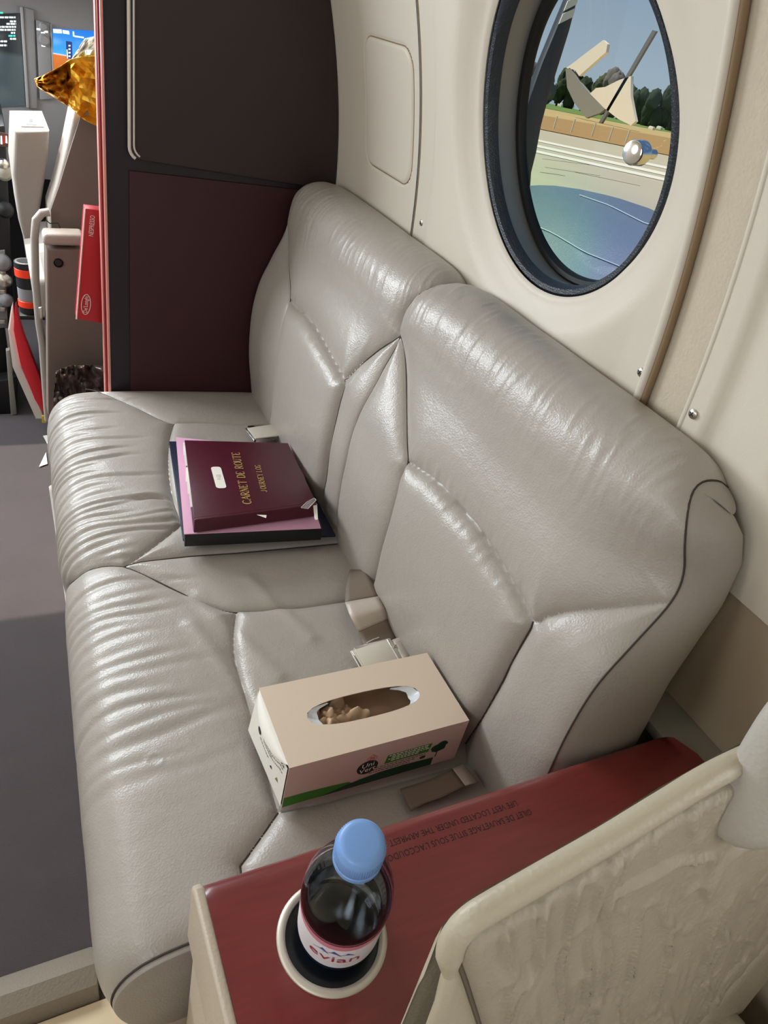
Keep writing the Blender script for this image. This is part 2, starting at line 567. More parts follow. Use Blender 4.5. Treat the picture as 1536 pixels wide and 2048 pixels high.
# ring assembly of the window
window = thing('window_1', None, None, (.62, WY, WZ)); window['kind'] = 'structure'
def ring_surface(name, prof, m, parent, n=128):
    v, f = [], []
    for r, o in prof:
        for k in range(n):
            a = 2 * PI * k / n
            y, z = WY + r * math.cos(a), WZ + r * math.sin(a)
            v.append((float(wallx(z)) + o, y, z))
    for i in range(len(prof) - 1):
        for k in range(n):
            f.append((i * n + k, i * n + (k + 1) % n, (i + 1) * n + (k + 1) % n, (i + 1) * n + k))
    return auto(pydata(name, v, f, m, parent), 40)
gasket_m = mat('blue_black_gasket', (40, 46, 54), .42, bump=[('noise', 160, .001, (1, .25, .25)), ('voro', 500, .0004, ONE)])
sleeve_m = mat('grey_window_sleeve', (128, 128, 128), .4)
ring_surface('gasket', [(R_HOLE - .001, .020), (R_HOLE - .001, .024), (.180, .017), (.174, .018), (.170, .024), (.168, .032)], gasket_m, window)
ring_surface('sleeve', [(.169, .030), (.170, .040), (.172, .062), (.173, .068)], sleeve_m, window)
ring_surface('inner_seal', [(.1735, .066), (.169, .062), (.163, .063), (.160, .068), (.160, .074)], black_rubber, window)
# polarising pane, its film tinted green to violet low down
pane_m = bpy.data.materials.new('polariser_pane'); pane_m.use_nodes = True
t = pane_m.node_tree; t.nodes.clear()
o_ = t.nodes.new('ShaderNodeOutputMaterial'); tr = t.nodes.new('ShaderNodeBsdfTransparent'); gl = t.nodes.new('ShaderNodeBsdfGlossy')
mx = t.nodes.new('ShaderNodeMixShader'); fr = t.nodes.new('ShaderNodeFresnel'); fr.inputs[0].default_value = 1.35
gl.inputs['Roughness'].default_value = .02
gc = t.nodes.new('ShaderNodeTexCoord'); sp = t.nodes.new('ShaderNodeSeparateXYZ')
t.links.new(gc.outputs['Generated'], sp.inputs[0])
nz = t.nodes.new('ShaderNodeTexNoise'); nz.inputs['Scale'].default_value = 2.2; nz.inputs['Detail'].default_value = 0
t.links.new(gc.outputs['Generated'], nz.inputs['Vector'])
ad = t.nodes.new('ShaderNodeMath'); ad.operation = 'MULTIPLY_ADD'; ad.inputs[1].default_value = .35; 
t.links.new(nz.outputs['Fac'], ad.inputs[0]); t.links.new(sp.outputs['Y'], ad.inputs[2])
r1 = t.nodes.new('ShaderNodeValToRGB')
for p_, c_ in ((.20, (.62, .58, .86)), (.48, (.60, .70, .90)), (.68, (.60, .86, .80)), (.9, (.68, .92, .74))):
    e = r1.color_ramp.elements.new(p_); e.color = (*c_, 1)
r1.color_ramp.elements.remove(r1.color_ramp.elements[0]); r1.color_ramp.elements.remove(r1.color_ramp.elements[-1])
t.links.new(ad.outputs[0], r1.inputs[0])
r2 = t.nodes.new('ShaderNodeMapRange'); r2.inputs['From Min'].default_value = .22; r2.inputs['From Max'].default_value = .46
t.links.new(sp.outputs['Z'], r2.inputs[0])
mc = t.nodes.new('ShaderNodeMix'); mc.data_type = 'RGBA'; mc.inputs[7].default_value = (.80, .82, .80, 1)
t.links.new(r1.outputs[0], mc.inputs[6]); t.links.new(r2.outputs[0], mc.inputs[0])
t.links.new(mc.outputs[2], tr.inputs[0])
t.links.new(fr.outputs[0], mx.inputs[0]); t.links.new(tr.outputs[0], mx.inputs[1]); t.links.new(gl.outputs[0], mx.inputs[2]); t.links.new(mx.outputs[0], o_.inputs[0])
v, f = [], []
nP = 96
for r in (0, .05, .1, .13, .165):
    for k in range(nP):
        a = 2 * PI * k / nP
        y, z = WY + r * math.cos(a), WZ + r * math.sin(a)
        v.append((float(wallx(z)) + .070, y, z))
for i in range(4):
    for k in range(nP): f.append((i * nP + k, i * nP + (k + 1) % nP, (i + 1) * nP + (k + 1) % nP, (i + 1) * nP + k))
pydata('window_pane', v, f, pane_m, window)
kp = at_wall(1278, 306, .045)
ax = Vector((-1, -.22, -.02)).normalized()
kb = Vector(kp) - ax * .012
knob = lathe('dimmer_knob', [(.0, 0), (.0085, 0), (.0085, .004), (.012, .006), (.0128, .008), (.0128, .022), (.0118, .0245), (.0105, .025), (.0, .0255)], chrome, window, axis_frame(kb, ax), 40)
lathe('knob_stem', [(.005, -.016), (.005, .001)], chrome, knob, axis_frame(kb, ax), 20)
# outer skin of the fuselage around the window, closing the wall cavity
def skin():
    n = 96; v, f = [], []
    for k in range(n):
        a = 2 * PI * k / n; ca, sa = math.cos(a), math.sin(a)
        t_ = min([q for q in ((2.05 / ca) if ca > 1e-9 else 99, (-1.9 / ca) if ca < -1e-9 else 99, (.42 / sa) if sa > 1e-9 else 99, (-1.12 / sa) if sa < -1e-9 else 99)])
        for r in (.172, .3, t_):
            r = min(r, t_)
            z = WZ + r * sa
            v.append((float(wallx(z)) + .078, WY + r * ca, z))
    for k in range(n):
        for i in range(2):
            b = ((k + 1) % n) * 3
            f.append((k * 3 + i, k * 3 + i + 1, b + i + 1, b + i))
    return v, f
v, f = skin()
pydata('fuselage_skin', v, f, mat('white_aircraft_paint', (225, 226, 228), .3), wall_right)
def screw(y, z, off=-.004):
    x = float(wallx(z)) + off
    fm = axis_frame((x + .001, y, z), (-1, 0, -.15))
    s = lathe('panel_screw', [(.0052, 0), (.0052, .0012), (.004, .0024), (.0, .0028)], steel, wall_right, fm, 20)
    for a in (0.5, 0.5 + PI / 2):
        c = Vector((x - .0019, y, z)); d = Vector((0, math.cos(a), math.sin(a))) * .0028
        tube('cross_slot', [c - d, c + d], .0006, black_rubber, s, 5)
screw(1.068, H - .262, -.0); screw(.524, H - .262, -.002); screw(.438, H - .266, -.006)
# ceiling, left side and aft bulkhead (only seen in reflections)
box('ceiling', (-.80, -1.6, H + .33), (.66, 1.95, H + .36), cream, bev=0)['kind'] = 'structure'
wl = bpy.data.objects.new('wall_left', None); COL.objects.link(wl); wl['kind'] = 'structure'
box('side_panel', (-.80, -1.6, 0), (-.76, 1.75, H + .33), cream, wl, 0)
box('wall_aft', (-.80, -1.64, 0), (.72, -1.6, H + .36), cream, bev=0)['kind'] = 'structure'
box('wall_right_aft', (.66, -1.6, 0), (.70, -.9, H + .36), cream, bev=0)['kind'] = 'structure'
# forward partition
PY = 1.45
def part_outline(y, xl, zlo, zhi, inset=0.0):
    z = np.linspace(zlo, zhi, 24)
    return [(xl, y, zlo)] + [(float(wallx(q)) - inset, y, q) for q in z] + [(xl, y, zhi)]
partition = thing('partition', 'dark plum and burgundy forward partition behind the far end of the divan', 'partition', (.4, PY + .01, 0))
prism('partition_board', part_outline(PY, .181, 0, H + .33, .001), (0, .022, 0), partition_body, partition)
prism('burgundy_panel', part_outline(PY - .004, at_y(258, 400, PY)[0], .02, H - .315, .003), (0, .0045, 0), burgundy, partition, .0015)
zb = at_y(262, 316, PY)[2]; xb = at_y(258, 200, PY)[0]
def pocket_outline(y):
    o = []
    zlR = at_y(668, 375, PY)[2]
    r = .02
    for k in range(7):
        a = PI + PI / 2 * k / 6
        o.append((xb + r + r * math.cos(a), y, zb + r + r * math.sin(a)))
    z = np.linspace(zlR - .004, H + .33, 24)
    o += [(float(wallx(q)) - .004, y, q) for q in z]
    o.append((xb, y, H + .33))
    return o
pk = prism('magazine_pocket', pocket_outline(PY - .014), (0, .0095, 0), brown_pocket, partition, .003, 3)
pl = [(p[0] - .0015, PY - .012, p[2]) for p in pocket_outline(0)[:7]]
pl = [(xb - .0015, PY - .012, q) for q in np.linspace(H + .33, zb + .02, 14)] + pl[1:5]
tube('piping', pl, .0030, piping_w, pk, 8)
tube('piping', [(p[0] + .0072, p[1] - .003, p[2] + .004) for p in pl], .0016, piping_w, pk, 6)
box('edge_trim', (.176, PY - .003, 0), (.181, PY + .026, H + .33), pink_trim, partition, .001)
box('edge_trim', (.1725, PY + .004, 0), (.176, PY + .022, H + .33), red_trim, partition, .0006)
box('edge_trim', (.170, PY + .010, 0), (.1725, PY + .026, H + .33), pink_trim, partition, .0006)

# ================================================================== DIVAN
divan = thing('divan', 'two-seat taupe leather divan along the window wall', 'divan', (.3, .87, 0))
BP, BS = profile_curve([(.492, H - .785), (.483, H - .745), (.473, H - .68), (.467, H - .61), (.469, H - .555), (.479, H - .50), (.499, H - .45), (.517, H - .405),
                        (.524, H - .37), (.527, H - .345), (.534, H - .322), (.548, H - .306), (.57, H - .298), (.595, H - .300), (.612, H - .309)])
def back_pt(y, s):
    return np.array([np.interp(s, BS, BP[:, 0]), y, np.interp(s, BS, BP[:, 1])])
K_Z = [-.80, -.60, -.52, -.455, -.405, -.36, -.33, -.315, -.30]
K_Y = [.296, .298, .304, .310, .320, .329, .336, .346, .366]
def y_lo(s):
    z = np.interp(s, BS, BP[:, 1]) - H; x = np.interp(s, BS, BP[:, 0])
    y = np.interp(z, K_Z, K_Y)
    return np.where(x > .560, .368, y)
def y_hi(s):
    x = np.interp(s, BS, BP[:, 0])
    return 1.440 - np.where(x > .50, .25 * (x - .50), 0)
def bl(px, lo=False, hi=False):
    L = [hit_profile(u, v, BP, BS) for u, v in px]
    if lo: L.append((L[-1][0], -.01))
    if hi: L.append((L[-1][0], BS[-1] + .01))
    return [tuple(q) for q in smoothline(L, 5)]
b_A = bl([(578, 440), (577, 463), (578, 516), (581, 600), (570, 648), (559, 727), (550, 815), (547, 832)], lo=True)
b_A = [(b_A[0][0], BS[-1] + .01)] + b_A
b_B = bl([(581, 600), (594, 616), (616, 634), (643, 674), (665, 714), (682, 744), (690, 760)])
b_C = bl([(690, 760), (700, 754), (726, 727), (761, 698), (788, 681), (801, 672)])
b_D = bl([(801, 672), (803, 656), (814, 621), (832, 595), (854, 580), (884, 572), (905, 572)], hi=True)
b_E = bl([(801, 672), (807, 690), (811, 720), (813, 762), (814, 823), (815, 889), (816, 925), (805, 955), (796, 995), (783, 1043), (770, 1087), (757, 1144), (749, 1173)], lo=True)
b_F = bl([(690, 760), (691, 773), (680, 810), (669, 859), (660, 907), (654, 955), (649, 990)], lo=True)
b_G = bl([(801, 672), (794, 692), (774, 727), (744, 784), (719, 832), (706, 867), (695, 916), (684, 973), (676, 1039)], lo=True)
b_H = bl([(816, 925), (827, 930), (845, 942), (876, 964), (900, 990), (928, 1021), (960, 1058), (1004, 1127), (1026, 1162), (1048, 1202), (1066, 1243)])
b_I = bl([(1066, 1243), (1078, 1245), (1097, 1233), (1132, 1224), (1198, 1219), (1264, 1215), (1338, 1219)])
b_I.append((b_I[-1][0] - .04, b_I[-1][1]))
b_J = bl([(1066, 1243), (1062, 1256), (1053, 1272), (1026, 1320), (1000, 1373), (962, 1440), (925, 1500)], lo=True)
seams_b = [b_A, b_B, b_C, b_D, b_E, b_F, b_G, b_H, b_I, b_J]
nj = len(BS)
YL = y_lo(BS); YH = y_hi(BS)
for _ in range(3):
    k_ = np.ones(9) / 9
    YL = np.convolve(np.pad(YL, 4, mode='edge'), k_, 'valid')
ni = 460
U = np.linspace(0, 1, ni)[:, None]
A = YL[None, :] * (1 - U) + YH[None, :] * U
B = np.repeat(BS[None, :], ni, 0)
tx = np.gradient(BP[:, 0], BS); tz = np.gradient(BP[:, 1], BS)
N = np.stack([np.repeat(-tz[None], ni, 0), np.zeros((ni, nj)), np.repeat(tx[None], ni, 0)], -1)
X = np.stack([np.repeat(BP[None, :, 0], ni, 0), A, np.repeat(BP[None, :, 1], ni, 0)], -1)
# towards its near end the back is waisted below the head roll
wz_ = np.exp(-((B * 0 + BP[None, :, 1] - H + .392) / .055) ** 2) * np.exp(-((A - YL[None]) / .07) ** 2)
X[..., 0] += .032 * wz_
def sd(u, v): return hit_profile(u, v, BP, BS)
def pucker(A, B, D, lines, wave, amp, reach, seed):
    d = dist_to(A, B, lines)
    n = vnoise(A * wave + 11 * seed, B * wave * .25, seed) - .5
    return amp * n * np.exp(-((d - reach * .6) / reach) ** 2)
def back_extra(A, B, D):
    h = .0016 * (vnoise(A * 14, B * 16, 3) - .5)
    # fine creases across the rolled top
    top = np.exp(-((B - (BS[-1] - .085)) / .05) ** 2)
    cr = 1 - np.abs(2 * vnoise(A * 95 + 6 * vnoise(A * 9, B * 9, 8), B * 16 + A * 8, 5) - 1)
    h = h + .0013 * top * np.clip(cr - .55, 0, 1) * 2 * (.4 + vnoise(A * 7, B * 7, 9))
    # gathered leather along the curved lumbar seams
    h = h + pucker(A, B, D, [b_H[:-4]], 120, .0022, .012, 21) + pucker(A, B, D, [b_B], 120, .0016, .010, 22)
    h = h + pucker(A, B, D, [b_I[:8]], 90, .0016, .02, 23) + pucker(A, B, D, [b_C], 90, .0018, .02, 24)
    return h
edge_b = np.minimum(np.abs(A - YL[None]), np.abs(A - YH[None]))
cushion(X, N, A, B, seams_b, [
    (sd(540, 690), 'far_wing', .006, .012),
    (sd(640, 560), 'upper_bolster', .017, .020),
    (sd(620, 800), 'lumbar_pad', .016, .011),
    (sd(690, 860), 'centre_gusset', .008, .012),
    (sd(770, 850), 'centre_gusset', .012, .014),
    (sd(1150, 1000), 'upper_bolster', .017, .020),
    (sd(880, 1150), 'lumbar_pad', .016, .011),
    (sd(1100, 1330), 'near_wing', .010, .014)],
    leather, divan, .0017, back_extra, edge_b, .0010, [b_A, b_D, b_G, b_E, b_F, b_J, b_C], back_pt)
# near end cap of the back cushion
X_near = X[0].copy()
Rz = [-.80, -.60, -.50, -.405, -.36, -.33, -.315, -.30]
Rx = [.585, .578, .582, .604, .606, .599, .592, .580]
Ry = [.290, .290, .297, .304, .310, .320, .334, .362]
Rzz = [-.80, -.605, -.505, -.405, -.358, -.330, -.316, -.302]
v, f = [], []
sel = list(range(0, nj, 3))
nt_ = 14
for j in sel:
    zz_ = BP[j, 1] - H
    p0 = X_near[j]
    p1 = np.array([np.interp(zz_, Rz, Rx), np.interp(zz_, Rz, Ry), H + np.interp(zz_, Rz, Rzz)])
    if BP[j, 0] > .56 and zz_ > -.31: p1 = np.array([.591, .336, H - .3165])
    for k in range(nt_ + 1):
        q = k / nt_
        p = p0 + (p1 - p0) * q
        p = p + np.array([0, -.010 * math.sin(PI * min(1, q * 1.0)) ** .7 * min(1, np.linalg.norm(p1 - p0) / .05), 0])
        v.append(p)
for i in range(len(sel) - 1):
    for k in range(nt_):
        a = i * (nt_ + 1) + k
        f.append((a, a + 1, a + nt_ + 2, a + nt_ + 1))
pydata('end_cap', v, f, leather_side, divan)
tube('seam', [(X_near[j, 0] - .0002, YL[j] - .0004, X_near[j, 2]) for j in sel], .0012, thread, divan, 5)
box('back_shell', (.560, .37, .36), (.585, 1.43, H - .33), leather_side, divan, .01)

# ---- seat cushion
SP, SS = profile_curve([(.088, H - .915), (.058, H - .898), (.041, H - .868), (.032, H - .838), (.0305, H - .818), (.035, H - .797), (.046, H - .778), (.064, H - .7645),
                        (.095, H - .757), (.15, H - .7545), (.25, H - .755), (.40, H - .760), (.505, H - .764)])
def skew(y): return .034 * (y - .40) / 1.05
def seat_x(x, y):
    q = np.clip(x / .32, 0, 1)
    return x + skew(y) * (1 - q * q * (3 - 2 * q))
def seat_pt(y, s):
    return np.array([float(seat_x(np.interp(s, SS, SP[:, 0]), y)), y, np.interp(s, SS, SP[:, 1])])
def seat_hit(u, v):
    y, s = hit_profile(u, v, SP, SS)
    for _ in range(4):
        P2 = SP.copy(); P2[:, 0] = seat_x(SP[:, 0], y)
        y, s = hit_profile(u, v, P2, SS)
    return y, s
def sl(px, pre=(), post=()):
    return [tuple(q) for q in smoothline(list(pre) + [seat_hit(u, v) for u, v in px] + list(post), 5)]
n0 = (247, 1134)
SE = SS[-1] + .01
c0 = seat_hit(363, 1052)
s_a = sl([(124, 1209), (134, 1181), (154, 1158), (181, 1140), (216, 1133), n0])
s_a = [(s_a[0][0] - .004, -.01)] + s_a
s_b = sl([n0, (279, 1115), (326, 1080), (363, 1052)])
s_b2 = [tuple(q) for q in smoothline([c0, (c0[0] - .012, c0[1] + .03), (c0[0] - .015, c0[1] + .09), (c0[0] - .012, SE)], 6)]
s_c = sl([(347, 851), (339, 880), (336, 930), (343, 990), (363, 1052)])
s_d = sl([(189, 781), (232, 799), (279, 820), (314, 838), (347, 850), (370, 851), (412, 851), (490, 853), (540, 853)])
s_d = [(1.46, s_d[0][1] - .02)] + s_d + [(s_d[-1][0], SE)]
s_e = sl([n0, (279, 1125), (326, 1119), (380, 1113)])
s_e = s_e + [(s_e[-1][0] - .004, s_e[-1][1] + .08), (s_e[-1][0] - .004, SE)]
s_f = sl([n0, (279, 1146), (333, 1172), (380, 1195), (427, 1217), (472, 1226), (529, 1224), (607, 1218), (660, 1211), (692, 1207)])
s_f = s_f + [(s_f[-1][0], SE)]
s_g = sl([(472, 1226), (467, 1260), (466, 1290), (470, 1325), (488, 1390), (505, 1445), (530, 1535), (556, 1626)])
s_h = sl([(556, 1626), (526, 1670), (498, 1709), (480, 1733)])
s_h = s_h + [(.28, s_h[-1][1] - .012)]
s_i = [s_g[-1], (s_g[-1][0] - .004, s_g[-1][1] + .05), (s_g[-1][0] - .002, SE)]
seams_s = [s_a, s_b, s_b2, s_c, s_d, s_e, s_f, s_g, s_h, s_i]
SY0, SY1 = .316, 1.442
ni, nj = 450, len(SS)
Yv = np.linspace(SY0, SY1, ni)
A = np.repeat(Yv[:, None], nj, 1); B = np.repeat(SS[None], ni, 0)
X = np.stack([seat_x(np.repeat(SP[None, :, 0], ni, 0), A), A, np.repeat(SP[None, :, 1], ni, 0)], -1)
tx = np.gradient(SP[:, 0], SS); tz = np.gradient(SP[:, 1], SS)
N = np.stack([np.repeat(-tz[None], ni, 0), np.zeros((ni, nj)), np.repeat(tx[None], ni, 0)], -1)
rw = random.Random(3)
wr = []
s_edge = float(np.interp(.050, SP[30:, 0], SS[30:]))
yy = .895
while yy < 1.42:                               # far seat: many creases over the front roll
    wr.append((yy, s_edge - rw.uniform(.05, .10), s_edge + rw.uniform(.06, .24), rw.uniform(.0016, .0040), rw.uniform(.0034, .0060), rw.uniform(-.05, .05), rw.uniform(-.4, .4)))
    yy += rw.uniform(.012, .026)
yy = .50
while yy < .85:                                # near seat: broader soft pleats
    wr.append((yy, s_edge - rw.uniform(.03, .07), s_edge + rw.uniform(.07, .20), rw.uniform(.0011, .0025) * min(1, (yy - .42) / .15), rw.uniform(.005, .0085), rw.uniform(-.05, .03), rw.uniform(-.3, .3)))
    yy += rw.uniform(.017, .031)
def seat_extra(A, B, D):
    h = .0030 * (vnoise(A * 11 + 3, B * 9, 13) - .5) + .0008 * (vnoise(A * 40, B * 24, 14) - .5)
    fade = np.clip(D / .02, 0, 1)
    for (y0, s0, s1, dep, wd, sl_, cv) in wr:
        c = y0 + sl_ * (B - s_edge) + cv * (B - s_edge) ** 2 * 1.5 + .004 * np.sin((B - s0) * 30 + y0 * 50)
        win = np.clip((B - s0) / .04, 0, 1) * np.clip((s1 - B) / .06, 0, 1)
        q = (A - c) / wd
        h = h - dep * win * fade * (np.exp(-q * q) - .45 * np.exp(-((q - 1.9) / 1.3) ** 2))
    # a few diagonal soft folds on the near seat pad
    for (y0, s0, y1, s1, dep, wd) in ((.78, .33, .60, .40, .004, .014), (.72, .31, .56, .36, .003, .012), (.80, .42, .66, .47, .003, .012)):
        h = h + dep * np.exp(-(dist_to(A, B, [[(y0, s0), (y1, s1)]]) / wd) ** 2)
    # worn round mark on the near seat front
    d = np.hypot(A - MARK[0], B - MARK[1])
    h = h + .0009 * np.exp(-((d - .009) / .0016) ** 2)
    return h
MARK = seat_hit(312, 1531)
edge_s = np.minimum(np.abs(A - SY0), np.abs(A - SY1)) 
seat_parts = cushion(X, N, A, B, seams_s, [
    (seat_hit(220, 1000), 'seat_front', .012, .016),
    (seat_hit(260, 1400), 'seat_front', .012, .016),
    (seat_hit(420, 830), 'seat_gusset', .009, .012),
    (seat_hit(480, 960), 'seat_pad', .014, .008),
    (seat_hit(370, 1080), 'seat_gusset', .009, .010),
    (seat_hit(430, 1160), 'seat_gusset', .010, .014),
    (seat_hit(600, 1300), 'seat_pad', .014, .008),
    (seat_hit(580, 1690), 'seat_gusset', .012, .010)],
    leather, divan, .0017, seat_extra, edge_s, .0010, [s_a, s_e, s_f, s_d, s_h], seat_pt)
# end panels of the seat cushion and its base
pr = [(SP[j, 0], SP[j, 1]) for j in range(0, nj, 4)] + [(SP[-1, 0], SP[0, 1])]
for yy, dy, nm in ((SY0, -.008, 'seat_end'), (SY1, .002, 'seat_end')):
    prism(nm, [(float(seat_x(x, yy)), yy, z) for x, z in pr], (0, dy, 0), leather_side, divan, .003 if dy < 0 else 0, 2)
tube('seam', [(float(seat_x(x, SY0)) - .0005, SY0 - .001, z + .0006) for x, z in pr[:-1]], .0011, thread, divan, 5)
prism('base_skirt', [(.070, .33, H - .905), (.60, .33, H - .905), (.60, .33, 0.0), (.075, .33, 0.0)], (0, 1.10, 0), taupe_trim, divan, .006)
prism('base_ledge', [(.043, .75, H - .93), (.09, .75, H - .90), (.09, .75, H - 1.02), (.056, .75, H - 1.02)], (0, .62, 0), leather_side, divan, .008)

# ================================================================== SIDE CABINET WITH CUP HOLDER
CZ = H - .57
cabinet = thing('side_cabinet', 'cherry topped side cabinet with a cup holder at the near end of the divan', 'cabinet', (.35, .2, 0))
CUP = at_z(665, 1871, CZ)
R_RIM, R_CUP = .0425, .0352
CX0, CX1, CY0, CY1 = .094, .612, .116, .281
def cab_top():
    """veneered top with a bull-nosed far edge, a round cut-out for the cup and a rounded far right corner"""
    bm = bmesh.new()
    n = 72
    def outer(a):
        dx, dy = math.cos(a), math.sin(a)
        t = min(((CX1 - CUP[0]) / dx) if dx > 1e-9 else 99, ((CX0 - CUP[0]) / dx) if dx < -1e-9 else 99,
                ((CY1 - CUP[1]) / dy) if dy > 1e-9 else 99, ((CY0 - CUP[1]) / dy) if dy < -1e-9 else 99)
        return CUP[0] + dx * t, CUP[1] + dy * t
    angs = [2 * PI * k / n for k in range(n)]
    for cx, cy in ((CX1, CY1), (CX1, CY0), (CX0, CY0), (CX0, CY1)):
        angs.append(math.atan2(cy - CUP[1], cx - CUP[0]) % (2 * PI))
    for x in np.linspace(CX0, CX1, 24): angs.append(math.atan2(CY1 - CUP[1], x - CUP[0]) % (2 * PI))
    angs = sorted(set(round(a, 6) for a in angs))
    def drop(x, y):                                # bull nose along the far edge
        q = max(0, (y - (CY1 - .016)) / .016)
        z = CZ - .016 * (1 - math.sqrt(max(0, 1 - min(1, q) ** 2)))
        return z
    rows = []
    for a in angs:
        ox, oy = outer(a)
        row = []
        R = math.hypot(ox - CUP[0], oy - CUP[1])
        R0 = .0385
        for q in [0] + list(np.linspace(.15, .8, 8)) + [.86, .9, .93, .955, .97, .985, .993, 1]:
            r = R0 + (R - R0) * q
            x, y = CUP[0] + math.cos(a) * r, CUP[1] + math.sin(a) * r
            # round the far right corner in plan
            cx, cy, rc = CX1 - .035, CY1 - .035, .035
            if x > cx and y > cy:
                d = math.hypot(x - cx, y - cy)
                if d > rc: x, y = cx + (x - cx) * rc / d, cy + (y - cy) * rc / d
            row.append(bm.verts.new((x, y, drop(x, y))))
        row.append(bm.verts.new((row[-1].co.x, row[-1].co.y, CZ - .026)))
        rows.append(row)
    m = len(rows[0])
    for k in range(len(rows)):
        a, b = rows[k], rows[(k + 1) % len(rows)]
        for i in range(m - 1):
            try: bm.faces.new((a[i], a[i + 1], b[i + 1], b[i]))
            except ValueError: pass
    bmesh.ops.remove_doubles(bm, verts=bm.verts, dist=1e-5)
    return bm
top = bm_obj('wood_top', cab_top(), wood, cabinet, 45)
lathe('cup_rim', [(R_CUP, -.004), (R_CUP + .0008, .0006), (R_CUP + .003, .0020), (R_RIM - .003, .0020), (R_RIM - .0006, .0010), (R_RIM, 0.0), (R_RIM, -.001), (R_CUP, -.004)], satin_rim, cabinet, Matrix.Translation(CUP), 64)
lathe('cup_liner', [(R_CUP + .0005, -.003), (R_CUP + .0005, -.012), (R_CUP + .010, -.016), (R_CUP + .010, -.058), (.040, -.064), (.0, -.064)], cup_dark, cabinet, Matrix.Translation(CUP), 64)
box('body', (.100, .124, 0), (.606, .276, CZ - .070), taupe_trim, cabinet, .003)
prism('side_panel', [(.0855, .12, CZ - .001), (.0855, .2745, CZ - .001), (.0855, .2815, CZ - .008), (.0855, .2815, CZ - .085), (.0855, .12, CZ - .10)], (.0095, 0, 0), taupe_trim, cabinet, .0035, 3)
prism('side_board', [(.092, .125, 0), (.092, .279, 0), (.092, .279, CZ - .088), (.092, .125, CZ - .10)], (.008, 0, 0), taupe_trim, cabinet, .001)
box('front_board', (.098, .272, .02), (.60, .2805, CZ - .02), wood, cabinet, .002)
ink = mat('dark_ink', (38, 16, 22), .6)
for px, s, size, ln in (((912, 1644), 'LIFE VEST LOCATED UNDER THE ARMREST', .0085, .0), ((920, 1669), "GILET DE SAUVETAGE SITUE SOUS L'ACCOUDOIR", .0085, .0)):
    text_on('lettering', s, size, at_z(*px, CZ + .0002), (-1, .015, 0), (-.015, -1, 0), ink, top, sx=.82, sy=.95)

# ================================================================== WATER BOTTLE
B_TOP = at_z(724, 1683, H - .396)
B_RING = at_z(676, 1850, CZ)
b_ax = Vector(B_TOP - B_RING).normalized()
b_len = (Vector(B_TOP) - Vector(B_RING)).length
b_base = Vector(B_RING) - b_ax * .045
bottle = thing('water_bottle', 'clear plastic water bottle with a pale blue cap standing in the cup holder', 'bottle', tuple(b_base))
TB = b_len + .045                                   # total height
bm_ = axis_frame(b_base, b_ax, (-.66, -.75, 0))
def thin_plastic(name, tint, gloss=1.5, rough=.03):
    m = bpy.data.materials.new(name); m.use_nodes = True
    t = m.node_tree; t.nodes.clear()
    o = t.nodes.new('ShaderNodeOutputMaterial'); tr = t.nodes.new('ShaderNodeBsdfTransparent'); g = t.nodes.new('ShaderNodeBsdfGlossy')
    mx = t.nodes.new('ShaderNodeMixShader'); fr = t.nodes.new('ShaderNodeFresnel')
    fr.inputs[0].default_value = gloss; g.inputs['Roughness'].default_value = rough; tr.inputs[0].default_value = (*tint, 1)
    t.links.new(fr.outputs[0], mx.inputs[0]); t.links.new(tr.outputs[0], mx.inputs[1]); t.links.new(g.outputs[0], mx.inputs[2]); t.links.new(mx.outputs[0], o.inputs[0])
    return m
pet = thin_plastic('clear_bottle_plastic', (.90, .93, .96), 1.22)
water = mat('water', (225, 236, 240), .0, trans=1.0, ior=1.33)
RB = .0312
nk = TB - .0255
bprof = [(0, .004), (.012, .0035), (.022, .001), (.027, 0), (.030, .003), (RB, .009), (RB, .044)]
for k in range(5):                                   # moulded rings low down
    bprof += [(RB - .0012, .047 + k * .0001)] if False else []
bprof += [(RB, .122), (RB + .0008, nk - .078), (RB + .0004, nk - .066), (RB - .0010, nk - .054), (RB - .0040, nk - .042), (RB - .0085, nk - .030), (.0185, nk - .019), (.0155, nk - .010), (.0138, nk - .004), (.0134, nk + .004), (.0134, nk + .02)]
lathe('body', bprof, pet, bottle, bm_, 64, 60)
wl_t = .119
wprof = [(0, .006), (.026, .003), (RB - .0014, .011), (RB - .0012, wl_t - .004), (RB - .003, wl_t), (0, wl_t)]
lathe('water', wprof, water, bottle, bm_, 64, 60)
lathe('neck_ring', [(.0134, nk - .006), (.0168, nk - .005), (.0168, nk - .0032), (.0134, nk - .0025)], pet, bottle, bm_, 48)
cap_m = mat('pale_blue_cap', (118, 158, 216), .38)
RC = .0158
cp = [(RC - .0004, nk + .0015), (RC, nk + .002), (RC, nk + .006), (RC - .0006, nk + .0066), (RC - .0004, nk + .0075)]
capo = lathe('cap', [(RC - .0008, nk - .001), (RC - .0002, nk - .0004), (RC - .0002, nk + .004), (RC - .0010, nk + .0046), (RC - .0004, nk + .0056), (RC - .0006, TB - .0075), (RC - .0014, TB - .0028), (RC - .0032, TB - .0006), (RC - .006, TB), (0, TB - .0003)], cap_m, bottle, bm_, 64)
v, f = [], []
for k in range(64):                                  # grip ribs round the cap
    a = 2 * PI * k / 64
    for (rr, tt) in ((RC - .0012, nk + .0062), (RC - .0012, TB - .007)):
        for da, dr in ((-.022, 0), (0, .0012), (.022, 0)):
            v.append(bm_ @ Vector(((rr + dr) * math.cos(a + da), (rr + dr) * math.sin(a + da), tt)))
    q = k * 6
    f += [(q, q + 1, q + 4, q + 3), (q + 1, q + 2, q + 5, q + 4), (q + 3, q + 4, q + 5)]
pydata('cap_ribs', v, f, cap_m, capo)
LAB0, LAB1 = .060, .122
